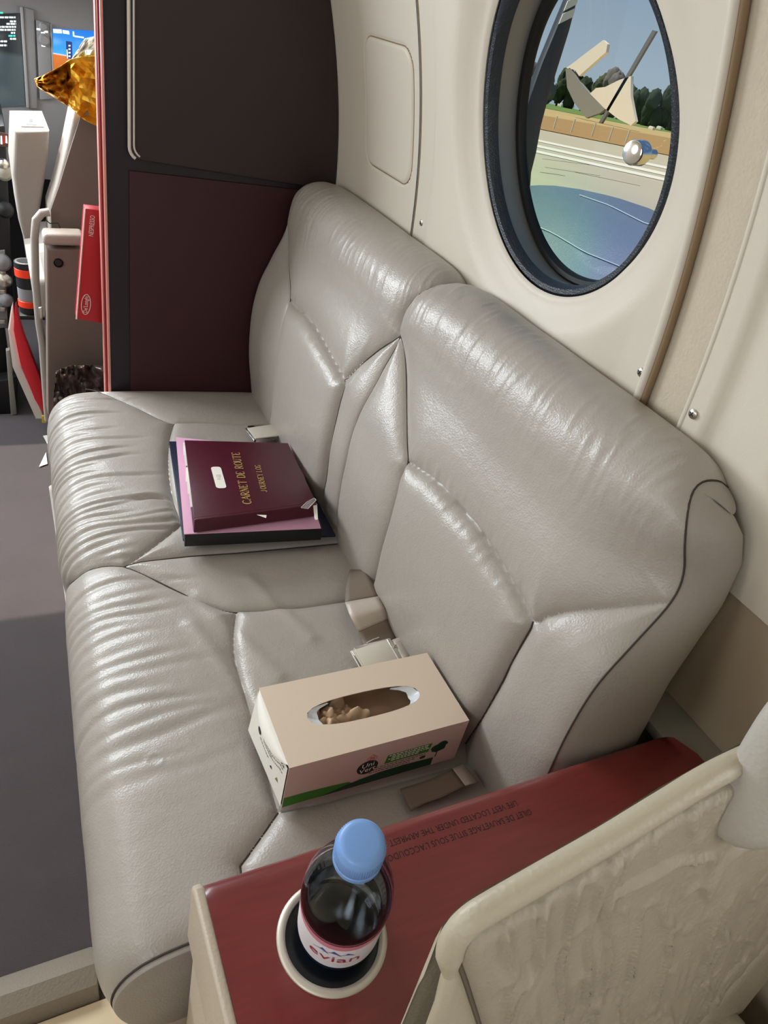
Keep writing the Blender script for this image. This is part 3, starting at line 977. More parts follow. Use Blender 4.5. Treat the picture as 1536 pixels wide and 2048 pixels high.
lab_m = mat('label_film', (238, 232, 236), .35); pink_m = mat('label_pink', (214, 126, 150), .35)
lathe('label', [(RB + .0003, LAB0), (RB + .0003, LAB1 - .005)], lab_m, bottle, bm_, 64)
# open band, no end caps
def band(name, r, t0, t1, m, parent, n=64):
    v = [bm_ @ Vector((r * math.cos(2 * PI * k / n), r * math.sin(2 * PI * k / n), q)) for q in (t0, t1) for k in range(n)]
    return pydata(name, v, [(k, (k + 1) % n, n + (k + 1) % n, n + k) for k in range(n)], m, parent)
lab = [o for o in bottle.children if o.name.startswith('label')][0]
bpy.data.objects.remove(lab)
lab = band('label', RB + .0003, LAB0, LAB1 - .005, lab_m, bottle)
band('label_band', RB + .00035, LAB1 - .014, LAB1, pink_m, lab)
band('label_back_shade', RB - .0006, .006, LAB1, mat('label_inner_shade', (28, 44, 66), .5), lab)  # added navy band: its colour stands for the shade inside the bottle
def wrap(name, pts, faces, r, t0, a0, m, parent):
    v = [bm_ @ Vector((r * math.cos(a0 + x / r), r * math.sin(a0 + x / r), t0 + y)) for x, y in pts]
    return pydata(name, v, faces, m, parent, smooth=False)
tv, tf = text_data('evian', .0190)
tv = tv * np.array([.0385 / np.ptp(tv[:, 0]), 1.0])
A_LAB = .16
wrap('lettering', tv, tf, RB + .0006, LAB0 + .0230, A_LAB, mat('label_red', (170, 30, 60), .4), lab)
blue_m = mat('label_blue', (44, 84, 178), .4)
mv, mf = [], []
for k, (x, w_, h_) in enumerate(((-.0095, .0075, .0085), (-.001, .0085, .0100), (.0090, .0075, .0075))):
    b = len(mv)
    mv += [(x - w_, .0215), (x - w_ * .2, .0215 + h_ * .55), (x, .0215 + h_), (x + w_ * .5, .0215 + h_ * .3), (x + w_ * .75, .0215)]
    mf.append((b, b + 1, b + 2, b + 3, b + 4))
wrap('emblem', np.array(mv), mf, RB + .0006, LAB0 + .0125, A_LAB, blue_m, lab)

# ================================================================== CREASED SEAT IN FRONT
FY = .107
seat2 = thing('club_seat', 'creased cream leather seat backed against the side cabinet', 'seat', (.39, .1, 0))
FS = .09                                            # lean of the face: y drops as z drops
def face_pt(x, z): return np.array([x, FY + FS * (z - (H - .33)), z])
def face_hit(u, v):
    d = ray(u, v)
    # y = FY + FS*(z-zr)
    t = (FY + FS * (H - (H - .33))) / (d[1] - FS * d[2])
    p = EYE + d * t
    return p[0], p[2]
XL, XR, XC = .1535, .627, .390
def rim_hit(u, v):
    d = ray(u, v)
    t = (FY + .0105 + FS * .33) / (d[1] - FS * d[2])
    p = EYE + d * t
    return p[0], p[2]
tops = [rim_hit(*p) for p in ((866, 1915), (871, 1888), (884, 1858), (905, 1835), (930, 1811), (960, 1790), (1080, 1724), (1200, 1655), (1320, 1580), (1440, 1512))]
half = [(x, z) for x, z in tops]
TX = [half[0][0] - .0006] + [q[0] for q in half]; TZ = [half[0][1] - .02] + [q[1] for q in half]
for i in range(1, len(TX)): TX[i] = max(TX[i], TX[i - 1] + 1e-4)
XL = TX[0]
XC = .385; XR = 2 * XC - XL
TX += [XC]; TZ += [TZ[-1] + .012]
TX2 = TX + [2 * XC - q for q in TX[:-1][::-1]]; TZ2 = TZ + TZ[:-1][::-1]
ZB = .42
ni2, nj2 = 300, 230
ucol = (1 - np.cos(np.linspace(0, PI, ni2))) / 2 * .5 + np.linspace(0, 1, ni2) * .5
xs = XL + (XR - XL) * ucol
zt = np.interp(xs, TX2, TZ2)
vr = 1 - (1 - np.linspace(0, 1, nj2)) ** 1.25
A = np.repeat(xs[:, None], nj2, 1)
B = ZB + (zt[:, None] - ZB) * vr[None]
X = np.stack([A, FY + FS * (B - (H - .33)), B], -1)
nn = np.array([0, -1, FS]) / math.hypot(1, FS)
N = np.repeat(np.repeat(nn[None, None], ni2, 0), nj2, 1)
outl = [(XL, ZB - .3)] + list(zip(TX2, TZ2)) + [(XR, ZB - .3)]
De = dist_to(A, B, [outl])
inner_px = [(962, 2060), (930, 1960), (911, 1905), (914, 1872), (930, 1845), (960, 1822), (1080, 1755), (1200, 1685), (1320, 1612), (1432, 1540)]
inn = [tuple(q) for q in smoothline([face_hit(*p) for p in inner_px], 4)]
e0 = inn[0]; e1 = inn[1]
inn = [(e0[0] + (e0[0] - e1[0]) * 6, ZB - .02)] + inn
inn += [(XC, inn[-1][1] + .012)]
inn2 = inn + [(2 * XC - x, z) for x, z in inn[:-1][::-1]]
def seat2_extra(A, B, D):
    R = .0065
    roll = np.where(De < R, -(R - np.sqrt(np.maximum(0, R * R - (R - De) ** 2))), 0)
    # inside the inner seam: a network of long, mostly upright creases
    (xa, za), (xb, zb_) = face_hit(1230, 1790), face_hit(1200, 1960)
    As = A - (xb - xa) / (zb_ - za) * (B - .8)
    wx = .25 * vnoise(A * 30, B * 22, 31)
    def ridge(n, k): return np.clip(1 - np.abs(2 * n - 1) * k, 0, 1)
    k1 = vnoise(As * 52 + 3.0 * wx + 9, B * 6, 32)
    k2 = vnoise(As * 40 + 4 * wx + B * 8, B * 13, 34)
    k3 = vnoise(As * 110 + 4 * wx, B * 16, 35)
    pt = vnoise(A * 10, B * 10, 36)
    cr = ridge(k1, 5) ** 1.3 * .0044 * np.clip(pt * 2 - .3, 0, 1) + ridge(k2, 7) * .0042 * np.clip(1.4 - pt * 2, 0, 1) + ridge(k3, 4) * .0018
    inside = np.clip((D - .002) / .016, 0, 1) * INSIDE
    h = roll + inside * cr + INSIDE * np.clip(D / .045, 0, 1) * .0065 * (vnoise(As * 20, B * 4, 37) - .5)
    # puckers just below the top seam
    pk_ = np.exp(-((D - .016) / .010) ** 2) * INSIDE
    h = h + pk_ * .0008 * (vnoise(A * 150, B * 40, 38) - .5)
    return h
from mathutils.geometry import intersect_point_tri_2d
poly = np.array(inn2 + [(inn2[-1][0], ZB - .05), (inn2[0][0], ZB - .05)])
def in_poly(x, y, P):
    c = np.zeros(x.shape, bool)
    n = len(P)
    for i in range(n):
        x0, y0 = P[i]; x1, y1 = P[i - 1]
        if abs(y0 - y1) < 1e-12: continue
        c ^= ((y0 > y) != (y1 > y)) & (x < (x1 - x0) * (y - y0) / (y1 - y0) + x0)
    return c
INSIDE = in_poly(A, B, poly).astype(float)
cushion(X, N, A, B, [inn2], [((XL + .006, H - .40), 'bolster', .007, .006, old_leather_b), ((XC, H - .45), 'back_panel', .0075, .0035, old_leather)],
        old_leather, seat2, .0014, seat2_extra, None, .0016, [inn2], lambda a, b: face_pt(a, b) + nn * .0004, mat('tan_thread', (112, 102, 86), .7))
wp_ = []
for u, v in ((902, 1975), (898, 1928), (902, 1893), (917, 1864), (944, 1838), (983, 1813), (1088, 1752), (1208, 1683), (1328, 1609), (1448, 1538)):
    d = ray(u, v); t_ = (FY + .0005 + FS * .33) / (d[1] - FS * d[2]); wp_.append(EYE + d * t_)
wp_.append(np.array([XC, wp_[-1][1], wp_[-1][2] + .010]))
wl2 = smoothline(wp_, 6); wl2 = wl2 + [np.array([2 * XC - p[0], p[1], p[2]]) for p in wl2[:-1][::-1]]
nw = len(wl2)
tube('welt', wl2, [.0070 * min(1, .25 + min(i, nw - 1 - i) / 12) for i in range(nw)], old_leather_b, seat2, 12)
# rear shell of the seat
rear = [(x, z) for x, z in zip(TX2, TZ2)]
v, f = [], []
nR = len(rear)
for q, (dy, ins, dz) in enumerate(((.0118, .0, 0), (.0128, .001, .006), (.015, .004, .018))):
    for x, z in rear:
        xx = XC + (x - XC) * (1 - ins * 2)
        p = face_pt(xx, z - dz); v.append(p + np.array([0, dy, 0]))
for q in range(2):
    for i in range(nR - 1): f.append((q * nR + i, q * nR + i + 1, (q + 1) * nR + i + 1, (q + 1) * nR + i))
b0 = len(v)
for i in range(nR): v.append(face_pt(v[2 * nR + i][0], ZB) + np.array([0, .030, 0]))
for i in range(nR - 1): f.append((2 * nR + i, 2 * nR + i + 1, b0 + i + 1, b0 + i))
pydata('rear_shell', v, f, old_leather_b, seat2)
box('seat_cushion', (XL + .01, -.38, .22), (XR - .01, .085, .44), old_leather_b, seat2, .03, 4)
box('seat_base', (XL + .05, -.34, 0), (XR - .05, .06, .22), taupe_trim, seat2, .01)
# head cushion
hx0 = face_hit(1446, 1560)[0]
def head_pillow():
    x0, x1 = hx0, 2 * XC - hx0
    z0, z1 = H - .352, H - .205
    nu, nv_ = 48, 36
    V, Fc = [], []
    for i in range(nu + 1):
        for j in range(nv_ + 1):
            a, b = -1 + 2 * i / nu, -1 + 2 * j / nv_
            # squircle plan
            k = max(abs(a), abs(b)) / max(1e-6, (abs(a) ** 4 + abs(b) ** 4) ** .25)
            x = (x0 + x1) / 2 + (x1 - x0) / 2 * a * k
            z = (z0 + z1) / 2 + (z1 - z0) / 2 * b * k - .018 * abs(a) ** 1.5 * max(0, b)
            r = max(abs(a), abs(b))
            t = .034 * math.sqrt(max(0, 1 - r ** 3.2))
            V.append((x, z, t))
    W = nu + 1
    out = [face_pt(x, z) + nn * (t + .002) for x, z, t in V]
    bk = [face_pt(x, z) + nn * (-t * .35 + .002) for x, z, t in V]
    n = len(out)
    for i in range(nu):
        for j in range(nv_):
            a = i * (nv_ + 1) + j
            q = (a, a + nv_ + 1, a + nv_ + 2, a + 1)
            Fc.append(q); Fc.append(tuple(n + k for k in q[::-1]))
    return out + bk, Fc
v, f = head_pillow()
hp = pydata('head_cushion', v, f, mat('pale_grey_leather', (170, 165, 156), .45, bump=[('voro', 380, .0002, ONE)], var=(16, .04)), seat2)
bm = bmesh.new(); bm.from_mesh(hp.data); bmesh.ops.remove_doubles(bm, verts=bm.verts, dist=.0004); bm.to_mesh(hp.data); bm.free(); auto(hp, 60)

# ================================================================== TISSUE BOX
SZ = H - .755 + .0162                                # top of the padded seat
bx0, bx1, by0, by1 = .2215, .4495, .413, .5255
bz0, bz1 = SZ + .001, H - .664
tissue = thing('tissue_box', 'pale pink card tissue box with an oval opening on the near seat', 'box', ((bx0 + bx1) / 2, (by0 + by1) / 2, bz0))
card = mat('pale_card', (214, 196, 176), .6); card_in = mat('kraft_inside', (176, 146, 110), .8); card_side = mat('pinkish_card', (202, 178, 168), .6)
card_w = mat('white_card', (230, 226, 216), .55)
def ring_plate(name, cx, cy, hx, hy, ax_, ay_, z, th, m, parent, n=64):
    """flat lid with an oval hole"""
    bm = bmesh.new(); rows = []
    angs = sorted([2 * PI * k / n for k in range(n)] + [math.atan2(sy * hy, sx_ * hx) % (2 * PI) for sx_ in (1, -1) for sy in (1, -1)])
    for a in angs:
        c, s = math.cos(a), math.sin(a)
        # super-ellipse slot
        k = (abs(c / ax_) ** 2.6 + abs(s / ay_) ** 2.6) ** (-1 / 2.6)
        t = min(hx / abs(c) if abs(c) > 1e-9 else 99, hy / abs(s) if abs(s) > 1e-9 else 99)
        rows.append([bm.verts.new((cx + c * r, cy + s * r, zz)) for r, zz in ((k, z - th), (k, z), (t, z), (t, z - th))])
    for i in range(len(rows)):
        a, b = rows[i], rows[(i + 1) % len(rows)]
        for q in range(4): bm.faces.new((a[q], a[(q + 1) % 4], b[(q + 1) % 4], b[q]))
    return bm_obj(name, bm, m, parent)
lid = ring_plate('lid', (bx0 + bx1) / 2, (by0 + by1) / 2, (bx1 - bx0) / 2, (by1 - by0) / 2, .0735, .0185, bz1, .0009, card, tissue)
lid_hole = ((bx0 + bx1) / 2, (by0 + by1) / 2 + .004)
side = slab('front_side', [(bx0, by0, bz0), (bx1, by0, bz0), (bx1, by0 + .001, bz0), (bx0, by0 + .001, bz0)], (0, 0, bz1 - bz0 - .0009), card_side, tissue, 0)
slab('rear_side', [(bx0, by1 - .001, bz0), (bx1, by1 - .001, bz0), (bx1, by1, bz0), (bx0, by1, bz0)], (0, 0, bz1 - bz0 - .0009), card_in, tissue, 0)
slab('end_side', [(bx1 - .001, by0 + .001, bz0), (bx1, by0 + .001, bz0), (bx1, by1 - .001, bz0), (bx1 - .001, by1 - .001, bz0)], (0, 0, bz1 - bz0 - .0009), card, tissue, 0)
slab('bottom', [(bx0 + .001, by0 + .001, bz0), (bx1 - .001, by0 + .001, bz0), (bx1 - .001, by1 - .001, bz0), (bx0 + .001, by1 - .001, bz0)], (0, 0, .001), card_in, tissue, 0)
# the open left end: a loose flap sagging outward and a bowed top flap
fl = []
for u in np.linspace(0, 1, 13):
    for q in np.linspace(0, 1, 9):
        y = by0 + .002 + (by1 - by0 - .004) * u
        bow = .006 * math.sin(PI * u)
        x = bx0 - .001 - .006 * (1 - q) * u - bow * q * .4
        z = bz0 + .001 + (bz1 - bz0 - .004 - .022 * math.sin(PI * min(1, max(0, (u - .15) / .85))) ** .8 * 1.0) * q
        fl.append((x, y, z))
ff = [(i * 9 + j, i * 9 + j + 1, (i + 1) * 9 + j + 1, (i + 1) * 9 + j) for i in range(12) for j in range(8)]
endf = pydata('end_flap', fl, ff, card_w, tissue)
fl = []
for u in np.linspace(0, 1, 13):
    for q in np.linspace(0, 1, 7):
        y = by0 + .004 + (by1 - by0 - .006) * u
        s = math.sin(PI * u) ** .7
        x = bx0 - .011 * s * math.sin(q * PI / 2)
        z = bz1 - .0004 - .013 * s * (1 - math.cos(q * PI / 2))
        fl.append((x, y, z))
pydata('top_flap', fl, [(i * 7 + j, i * 7 + j + 1, (i + 1) * 7 + j + 1, (i + 1) * 7 + j) for i in range(12) for j in range(6)], card_w, tissue)
# prints on the box
green = mat('print_green', (58, 122, 34), .6); dgreen = mat('print_dark_green', (18, 60, 36), .6); black_i = mat('print_black', (30, 32, 26), .6); white_i = mat('print_white', (240, 240, 230), .6); grey_i = mat('print_grey', (120, 116, 106), .6); rose_i = mat('print_rose', (190, 90, 90), .6)
L_, Hh = bx1 - bx0, bz1 - bz0
def side_poly(name, pts, m, lift=.0002, parent=side):
    return pydata(name, [(bx0 + x, by0 - lift, bz0 + z) for x, z in pts], [tuple(range(len(pts)))], m, parent, smooth=False)
def blob(cx, cz, rx, rz, n=20, j=0, seed=1):
    r = random.Random(seed)
    return [(cx + rx * (1 + r.uniform(-j, j)) * math.cos(2 * PI * k / n), cz + rz * (1 + r.uniform(-j, j)) * math.sin(2 * PI * k / n)) for k in range(n)]
side_poly('hill_print', [(.0005, .001), (.060, .001), (.085, .010), (.080, .0145), (.060, .0165), (.03, .0185), (.0005, .019)], green)
side_poly('hill_print', [(.045, .001), (L_ - .035, .001), (L_ - .035, .016), (.150, .018), (.120, .017), (.095, .0135), (.075, .009)], dgreen, .0003)
side_poly('round_emblem', blob(.100, .034, .0135, .0125, 28), black_i)
for s, dx, dz in (('Uni', .0, .0045), ('Vert', .0005, -.0045)):
    text_on('lettering', s, .0115, (bx0 + .100 + dx, by0 - .0005, bz0 + .034 + dz), (1, 0, .12), (0, 0, 1), white_i, side)
for px_, pz_ in ((-.0035, 0), (.0035, 0), (0, .0035), (0, -.001)):
    tube('flower_print', [(bx0 + .103 + px_ + .0028 * math.cos(a), by0 - .0003, bz0 + .050 + pz_ + .0028 * math.sin(a)) for a in np.linspace(0, 2 * PI, 13)[:-1]], .00035, rose_i, side, 4, True)
side_poly('slogan_field', [(.122, .031), (.182, .031), (.184, .047), (.124, .047)], green)
for k in range(4):
    z = .0345 + k * .0033
    r = random.Random(k); x = .126 + (.0 if k % 2 else .004)
    while x < .179 - (k == 0) * .012:
        wd = r.uniform(.002, .006)
        side_poly('small_print', [(x, z), (x + wd, z), (x + wd, z + .0016), (x, z + .0016)], white_i, .0004)
        x += wd + .0012
for k, (x0, x1) in enumerate(((.092, .178), (.104, .162), (.104, .158))):
    z = .0275 - k * .0038
    r = random.Random(40 + k); x = x0
    while x < x1:
        wd = r.uniform(.0016, .006)
        side_poly('small_print', [(x, z), (x + wd, z), (x + wd, z + .0013), (x, z + .0013)], black_i)
        x += wd + .0011
side_poly('tree_print', blob(.196, .034, .0105, .0085, 18, .12, 4), dgreen)
side_poly('tree_print', blob(.200, .039, .0075, .006, 16, .12, 6), dgreen, .00025)
side_poly('tree_print', [(.1945, .016), (.1962, .016), (.1965, .028), (.1950, .028)], dgreen)
side_poly('tree_print', blob(.176, .0225, .0042, .0032, 14, .1, 5), dgreen)
def flap_at(u, q):
    i = u * 12; j = q * 8
    y = by0 + .002 + (by1 - by0 - .004) * u
    bow = .006 * math.sin(PI * u)
    x = bx0 - .001 - .006 * (1 - q) * u - bow * q * .4
    z = bz0 + .001 + (bz1 - bz0 - .004 - .022 * math.sin(PI * min(1, max(0, (u - .15) / .85))) ** .8) * q
    return np.array([x - .0006, y, z])
def flap_poly(name, pts, m):
    return pydata(name, [flap_at(u, q) for u, q in pts], [tuple(range(len(pts)))], m, endf, smooth=False)
flap_poly('round_mark', [(.74 + .045 * math.cos(a), .66 + .075 * math.sin(a)) for a in np.linspace(0, 2 * PI, 17)[:-1]], black_i)
flap_poly('round_mark', [(.74 + .022 * math.cos(a), .66 + .04 * math.sin(a)) for a in np.linspace(0, 2 * PI, 13)[:-1]], card_w)
flap_poly('arrow_mark', [(.80, .86), (.74, .98), (.70, .90)], black_i); flap_poly('arrow_mark', [(.68, .82), (.63, .90), (.66, .78)], black_i)
for k, (u0, u1, q, mm) in enumerate(((.40, .64, .93, black_i), (.36, .62, .82, grey_i), (.34, .62, .76, grey_i), (.34, .60, .70, grey_i), (.42, .66, .56, black_i), (.08, .34, .80, grey_i), (.08, .34, .70, grey_i), (.06, .34, .88, black_i))):
    r = random.Random(70 + k); u = u0
    while u < u1:
        wd = r.uniform(.015, .04)
        flap_poly('small_print', [(u, q), (u + wd, q), (u + wd, q + .025), (u, q + .025)], mm)
        u += wd + .012
flap_poly('recycling_mark', [(.36, .42), (.33, .50), (.30, .42)], black_i); flap_poly('recycling_mark', [(.20, .34), (.17, .44), (.13, .36)], mat('print_olive', (128, 122, 40), .6))
# tissues inside, crumpled up toward the opening
tis_m = mat('kraft_tissue', (196, 166, 136), .85)
def sheet(name, cx, cy, z0, sx_, sy_, amp, seed, m, parent, ang=0, fold=0):
    n = 26; v = []
    for i in range(n):
        for j in range(n):
            a, b = i / (n - 1) - .5, j / (n - 1) - .5
            h = vnoise(np.array(a * 5 + seed), np.array(b * 5 + seed), seed) + .5 * vnoise(np.array(a * 11 + b * 4), np.array(b * 9), seed + 1)
            h = abs(float(h) - .75) * 2
            fo = fold * math.exp(-((a * math.cos(ang + .5) + b * math.sin(ang + .5)) / .12) ** 2)
            x, y = a * sx_, b * sy_
            v.append((cx + x * math.cos(ang) - y * math.sin(ang), cy + x * math.sin(ang) + y * math.cos(ang), z0 + amp * h + fo))
    return pydata(name, v, [(i * n + j, i * n + j + 1, (i + 1) * n + j + 1, (i + 1) * n + j) for i in range(n - 1) for j in range(n - 1)], m, parent)
tx0 = (bx0 + bx1) / 2
sheet('tissue', tx0, (by0 + by1) / 2, bz0 + .030, .20, .098, .004, 3, tis_m, tissue)
sheet('tissue', tx0 - .032, (by0 + by1) / 2, bz0 + .046, .062, .050, .013, 5, tis_m, tissue, .5, .014)
sheet('tissue', tx0 - .045, (by0 + by1) / 2 - .003, bz0 + .050, .040, .036, .012, 9, tis_m, tissue, -.4, .012)
film = thin_plastic('clear_film', (.95, .95, .94), 1.5, .12)
filmw = mat('pale_film', (222, 228, 232), .25)
cx_, cy_ = tx0, (by0 + by1) / 2
def flim(sgn):
    n = 10; v = []
    for i in range(n + 1):
        for j in range(4):
            a = (-.9 + 1.8 * i / n)
            x = cx_ + sgn * (.0730 * (1 - abs(a) ** 2.6) ** (1 / 2.6) - .014 * (j / 3) * (1 - a * a))
            v.append((x, cy_ + .0183 * a, bz1 - .0012 - .004 * math.sin(j / 3 * PI / 2) + .0012 * math.sin(i * 1.7 + j)))
    return v, [(i * 4 + j, i * 4 + j + 1, (i + 1) * 4 + j + 1, (i + 1) * 4 + j) for i in range(n) for j in range(3)]
for sg in (1, -1):
    v, f = flim(sg); pydata('film_edge', v, f, filmw, lid)

# ================================================================== STACK OF DOCUMENTS
def book_from(name, top4, depth, m, parent, bev=.0012):
    """top4: corners near-left, near-right, far-right, far-left; depth per corner"""
    bm = bmesh.new()
    lo = [np.asarray(p, float) - np.array([0, 0, d]) for p, d in zip(top4, depth)]
    hexa(bm, lo + [np.asarray(p, float) for p in top4], bev, 2)
    return bm_obj(name, bm, m, parent)
bz = SZ + .0015
maroon = mat('maroon_cover', (72, 16, 32), .38, bump=[('voro', 900, .00012, ONE)], var=(18, .15)); paper = mat('page_white', (226, 220, 212), .7, var=(200, .06))
navy = mat('navy_cover', (22, 28, 52), .4); blk = mat('black_binder', (18, 20, 24), .42); pinkp = mat('pink_folder', (214, 160, 188), .6); gold = mat('gold_foil', (196, 162, 102), .4, metal=.35)
# lowest: navy folder, skewed, then black binder, pink folder, log book
def quad_px(px4, z4): return [at_z(u, v, z) for (u, v), z in zip(px4, z4)]
nq = quad_px([(366, 1078), (672, 1070), (575, 890), (338, 882)], [bz + .006] * 4)
nvf = thing('navy_folder', 'thin navy blue folder at the bottom of the document stack', 'folder', tuple((nq[0] + nq[2]) / 2 - np.array([0, 0, .006])))
book_from('cover', nq, [.005] * 4, navy, nvf)
bq = quad_px([(370, 1070), (646, 1058), (588, 900), (352, 884)], [bz + .030, bz + .030, bz + .014, bz + .014])
bnd = thing('black_binder', 'black binder with a thick spine under the pink folder', 'binder', tuple((bq[0] + bq[2]) / 2 - np.array([0, 0, .02])))
book_from('cover', bq, [.0235, .0235, .0075, .0075], blk, bnd)
pq = quad_px([(368, 1068), (642, 1056), (592, 898), (352, 874)], [bz + .0325, bz + .0325, bz + .018, bz + .018])
pf = thing('pink_folder', 'pale pink paper folder between the binder and the maroon log book', 'folder', tuple((pq[0] + pq[2]) / 2))
book_from('sheet', pq, [.0015] * 4, pinkp, pf, .0004)
lq = quad_px([(388, 1036), (633, 1005), (576, 886), (369, 880)], [bz + .0612, bz + .0612, bz + .0415, bz + .0415])
lg = thing('log_book', 'worn maroon log book with gold lettering on top of the document stack', 'book', tuple((lq[0] + lq[2]) / 2 - np.array([0, 0, .03])))
lqn = [np.array(p) for p in lq]
ev = (lqn[1] - lqn[0]); ev /= np.linalg.norm(ev)
eu = ((lqn[3] - lqn[0]) + (lqn[2] - lqn[1])); eu /= np.linalg.norm(eu)
en = np.cross(ev, eu); en /= np.linalg.norm(en)
cov = book_from('front_cover', lqn, [.0024] * 4, maroon, lg, .0009)
ins = [lqn[0] + ev * .004 + eu * .006, lqn[1] - ev * .004 + eu * .006, lqn[2] - ev * .005 - eu * .006, lqn[3] + ev * .001 - eu * .006]
book_from('pages', [p - en * .0026 for p in ins], [.0185, .0185, .0135, .0135], paper, lg, .0005)
for k in range(5):                                   # dog-eared sheets along the fore edge
    a = .15 + .17 * k
    p = lqn[0] * (1 - a) + lqn[3] * a - en * (.004 + .003 * (k % 3))
    slab('loose_page', [p - ev * (.003 + .0012 * (k % 3)), p + ev * .02, p + ev * .02 + eu * .055, p - ev * (.0015 + .001 * (k % 2)) + eu * .05], -en * .0006, paper, lg, 0)
book_from('back_cover', [p - np.array([0, 0, d]) for p, d in zip(lqn, (.0235, .0235, .0185, .0185))], [.0024] * 4, maroon, lg, .0009)
sp_lo = [lqn[0] - eu * .0035 - en * .0262, lqn[1] - eu * .0035 - en * .0262]
spn = book_from('spine', [lqn[0] - eu * .005 - en * .0008, lqn[1] - eu * .005 - en * .0008, lqn[1] + eu * .003 - en * .0004, lqn[0] + eu * .003 - en * .0004], [.0256] * 4, maroon, lg, .0022)
tu = np.array([ .0, 0, 0])
def cover_pt(u, v):
    """pixel on the cover -> its plane"""
    d = ray(u, v); t = np.dot(lqn[0] - EYE, en) / np.dot(d, en)
    return EYE + d * t + en * .0004
# serifed capitals drawn as strokes
GLY = {
 'C': [('arc', .38, .5, .34, .5, 40, 320, 1)], 'A': [('l', .05, 0, .38, 1, 0), ('l', .38, 1, .72, 0, 1), ('l', .17, .35, .58, .35, 0), ('s', .05, 0), ('s', .72, 0)],
 'R': [('l', .14, 0, .14, 1, 1), ('arc', .3, .74, .28, .26, -90, 90, 1), ('l', .14, 1, .3, 1, 0), ('l', .14, .48, .3, .48, 0), ('l', .34, .48, .68, 0, 1), ('s', .14, 0), ('s', .68, 0)],
 'N': [('l', .12, 0, .12, 1, 0), ('l', .12, 1, .66, 0, 1), ('l', .66, 0, .66, 1, 0), ('s', .12, 0), ('s', .66, 1), ('s', .1, 1)],
 'E': [('l', .14, 0, .14, 1, 1), ('l', .1, 1, .58, 1, 0), ('l', .14, .5, .46, .5, 0), ('l', .1, 0, .6, 0, 0), ('l', .58, 1, .58, .82, 0), ('l', .6, 0, .6, .2, 0)],
 'T': [('l', .36, 0, .36, 1, 1), ('l', .04, 1, .68, 1, 0), ('l', .04, 1, .04, .82, 0), ('l', .68, 1, .68, .82, 0), ('s', .36, 0)],
 'D': [('l', .14, 0, .14, 1, 1), ('arc', .26, .5, .42, .5, -90, 90, 1), ('l', .14, 1, .28, 1, 0), ('l', .14, 0, .28, 0, 0)],
 'O': [('arc', .4, .5, .34, .5, 0, 360, 1)], 'U': [('l', .14, 1, .14, .3, 1), ('arc', .38, .3, .24, .3, 180, 360, 0), ('l', .62, .3, .62, 1, 0), ('s', .14, 1), ('s', .62, 1)],
 'J': [('l', .34, 1, .34, .2, 1), ('arc', .18, .2, .16, .2, 180, 360, 0), ('s', .34, 1)], 'Y': [('l', .06, 1, .37, .48, 1), ('l', .68, 1, .37, .48, 0), ('l', .37, .48, .37, 0, 1), ('s', .37, 0), ('s', .06, 1), ('s', .68, 1)],
 'L': [('l', .14, 0, .14, 1, 1), ('l', .1, 0, .58, 0, 0), ('l', .58, 0, .58, .22, 0), ('s', .14, 1)], 'G': [('arc', .38, .5, .34, .5, 40, 330, 1), ('l', .62, .05, .62, .42, 1), ('l', .48, .42, .72, .42, 0)]}
def serif_text(name, s, start, end, up, hgt, m, parent):
    start, end = np.asarray(start), np.asarray(end)
    ex = end - start; tot = np.linalg.norm(ex); ex = ex / tot
    wds = [(.45 if c == ' ' else .82) for c in s]
    k = tot / sum(wds); x = 0; v, f = [], []
    def quad(a, b, wdt):
        d = np.array(b) - np.array(a); l = np.linalg.norm(d) + 1e-9; n = np.array([-d[1], d[0]]) / l * wdt / 2
        i = len(v)
        for q in (np.array(a) - n, np.array(b) - n, np.array(b) + n, np.array(a) + n): v.append(q)
        f.append((i, i + 1, i + 2, i + 3))
    for c, wd in zip(s, wds):
        for g in GLY.get(c, []):
            if g[0] == 'l': quad((x + g[1] * k, g[2] * hgt), (x + g[3] * k, g[4] * hgt), (.17 if g[5] else .075) * k)
            elif g[0] == 's': quad((x + (g[1] - .13) * k, g[2] * hgt), (x + (g[1] + .13) * k, g[2] * hgt), .06 * k)
            else:
                _, cx, cy, rx, ry, a0, a1, _t = g
                aa = np.radians(np.linspace(a0, a1, 17))
                for p, q in zip(aa[:-1], aa[1:]):
                    md = (p + q) / 2
                    quad((x + (cx + rx * math.cos(p)) * k, (cy + ry * math.sin(p)) * hgt), (x + (cx + rx * math.cos(q)) * k, (cy + ry * math.sin(q)) * hgt), (.06 + .13 * abs(math.cos(md))) * k)
        x += wd * k
    return pydata(name, [start + ex * a + up * b for a, b in v], f, m, parent, smooth=False)
p0, p1 = cover_pt(503, 1008), cover_pt(478, 904)
e_ = (p1 - p0) / np.linalg.norm(p1 - p0); upv = np.cross(en, e_)
serif_text('lettering', 'CARNET DE ROUTE', p0, p1, upv, .0135, gold, cov)
p0, p1 = cover_pt(534, 984), cover_pt(520, 930)
e_ = (p1 - p0) / np.linalg.norm(p1 - p0); upv = np.cross(en, e_)
serif_text('lettering', 'JOURNEY LOG', p0, p1, upv, .0095, gold, cov)
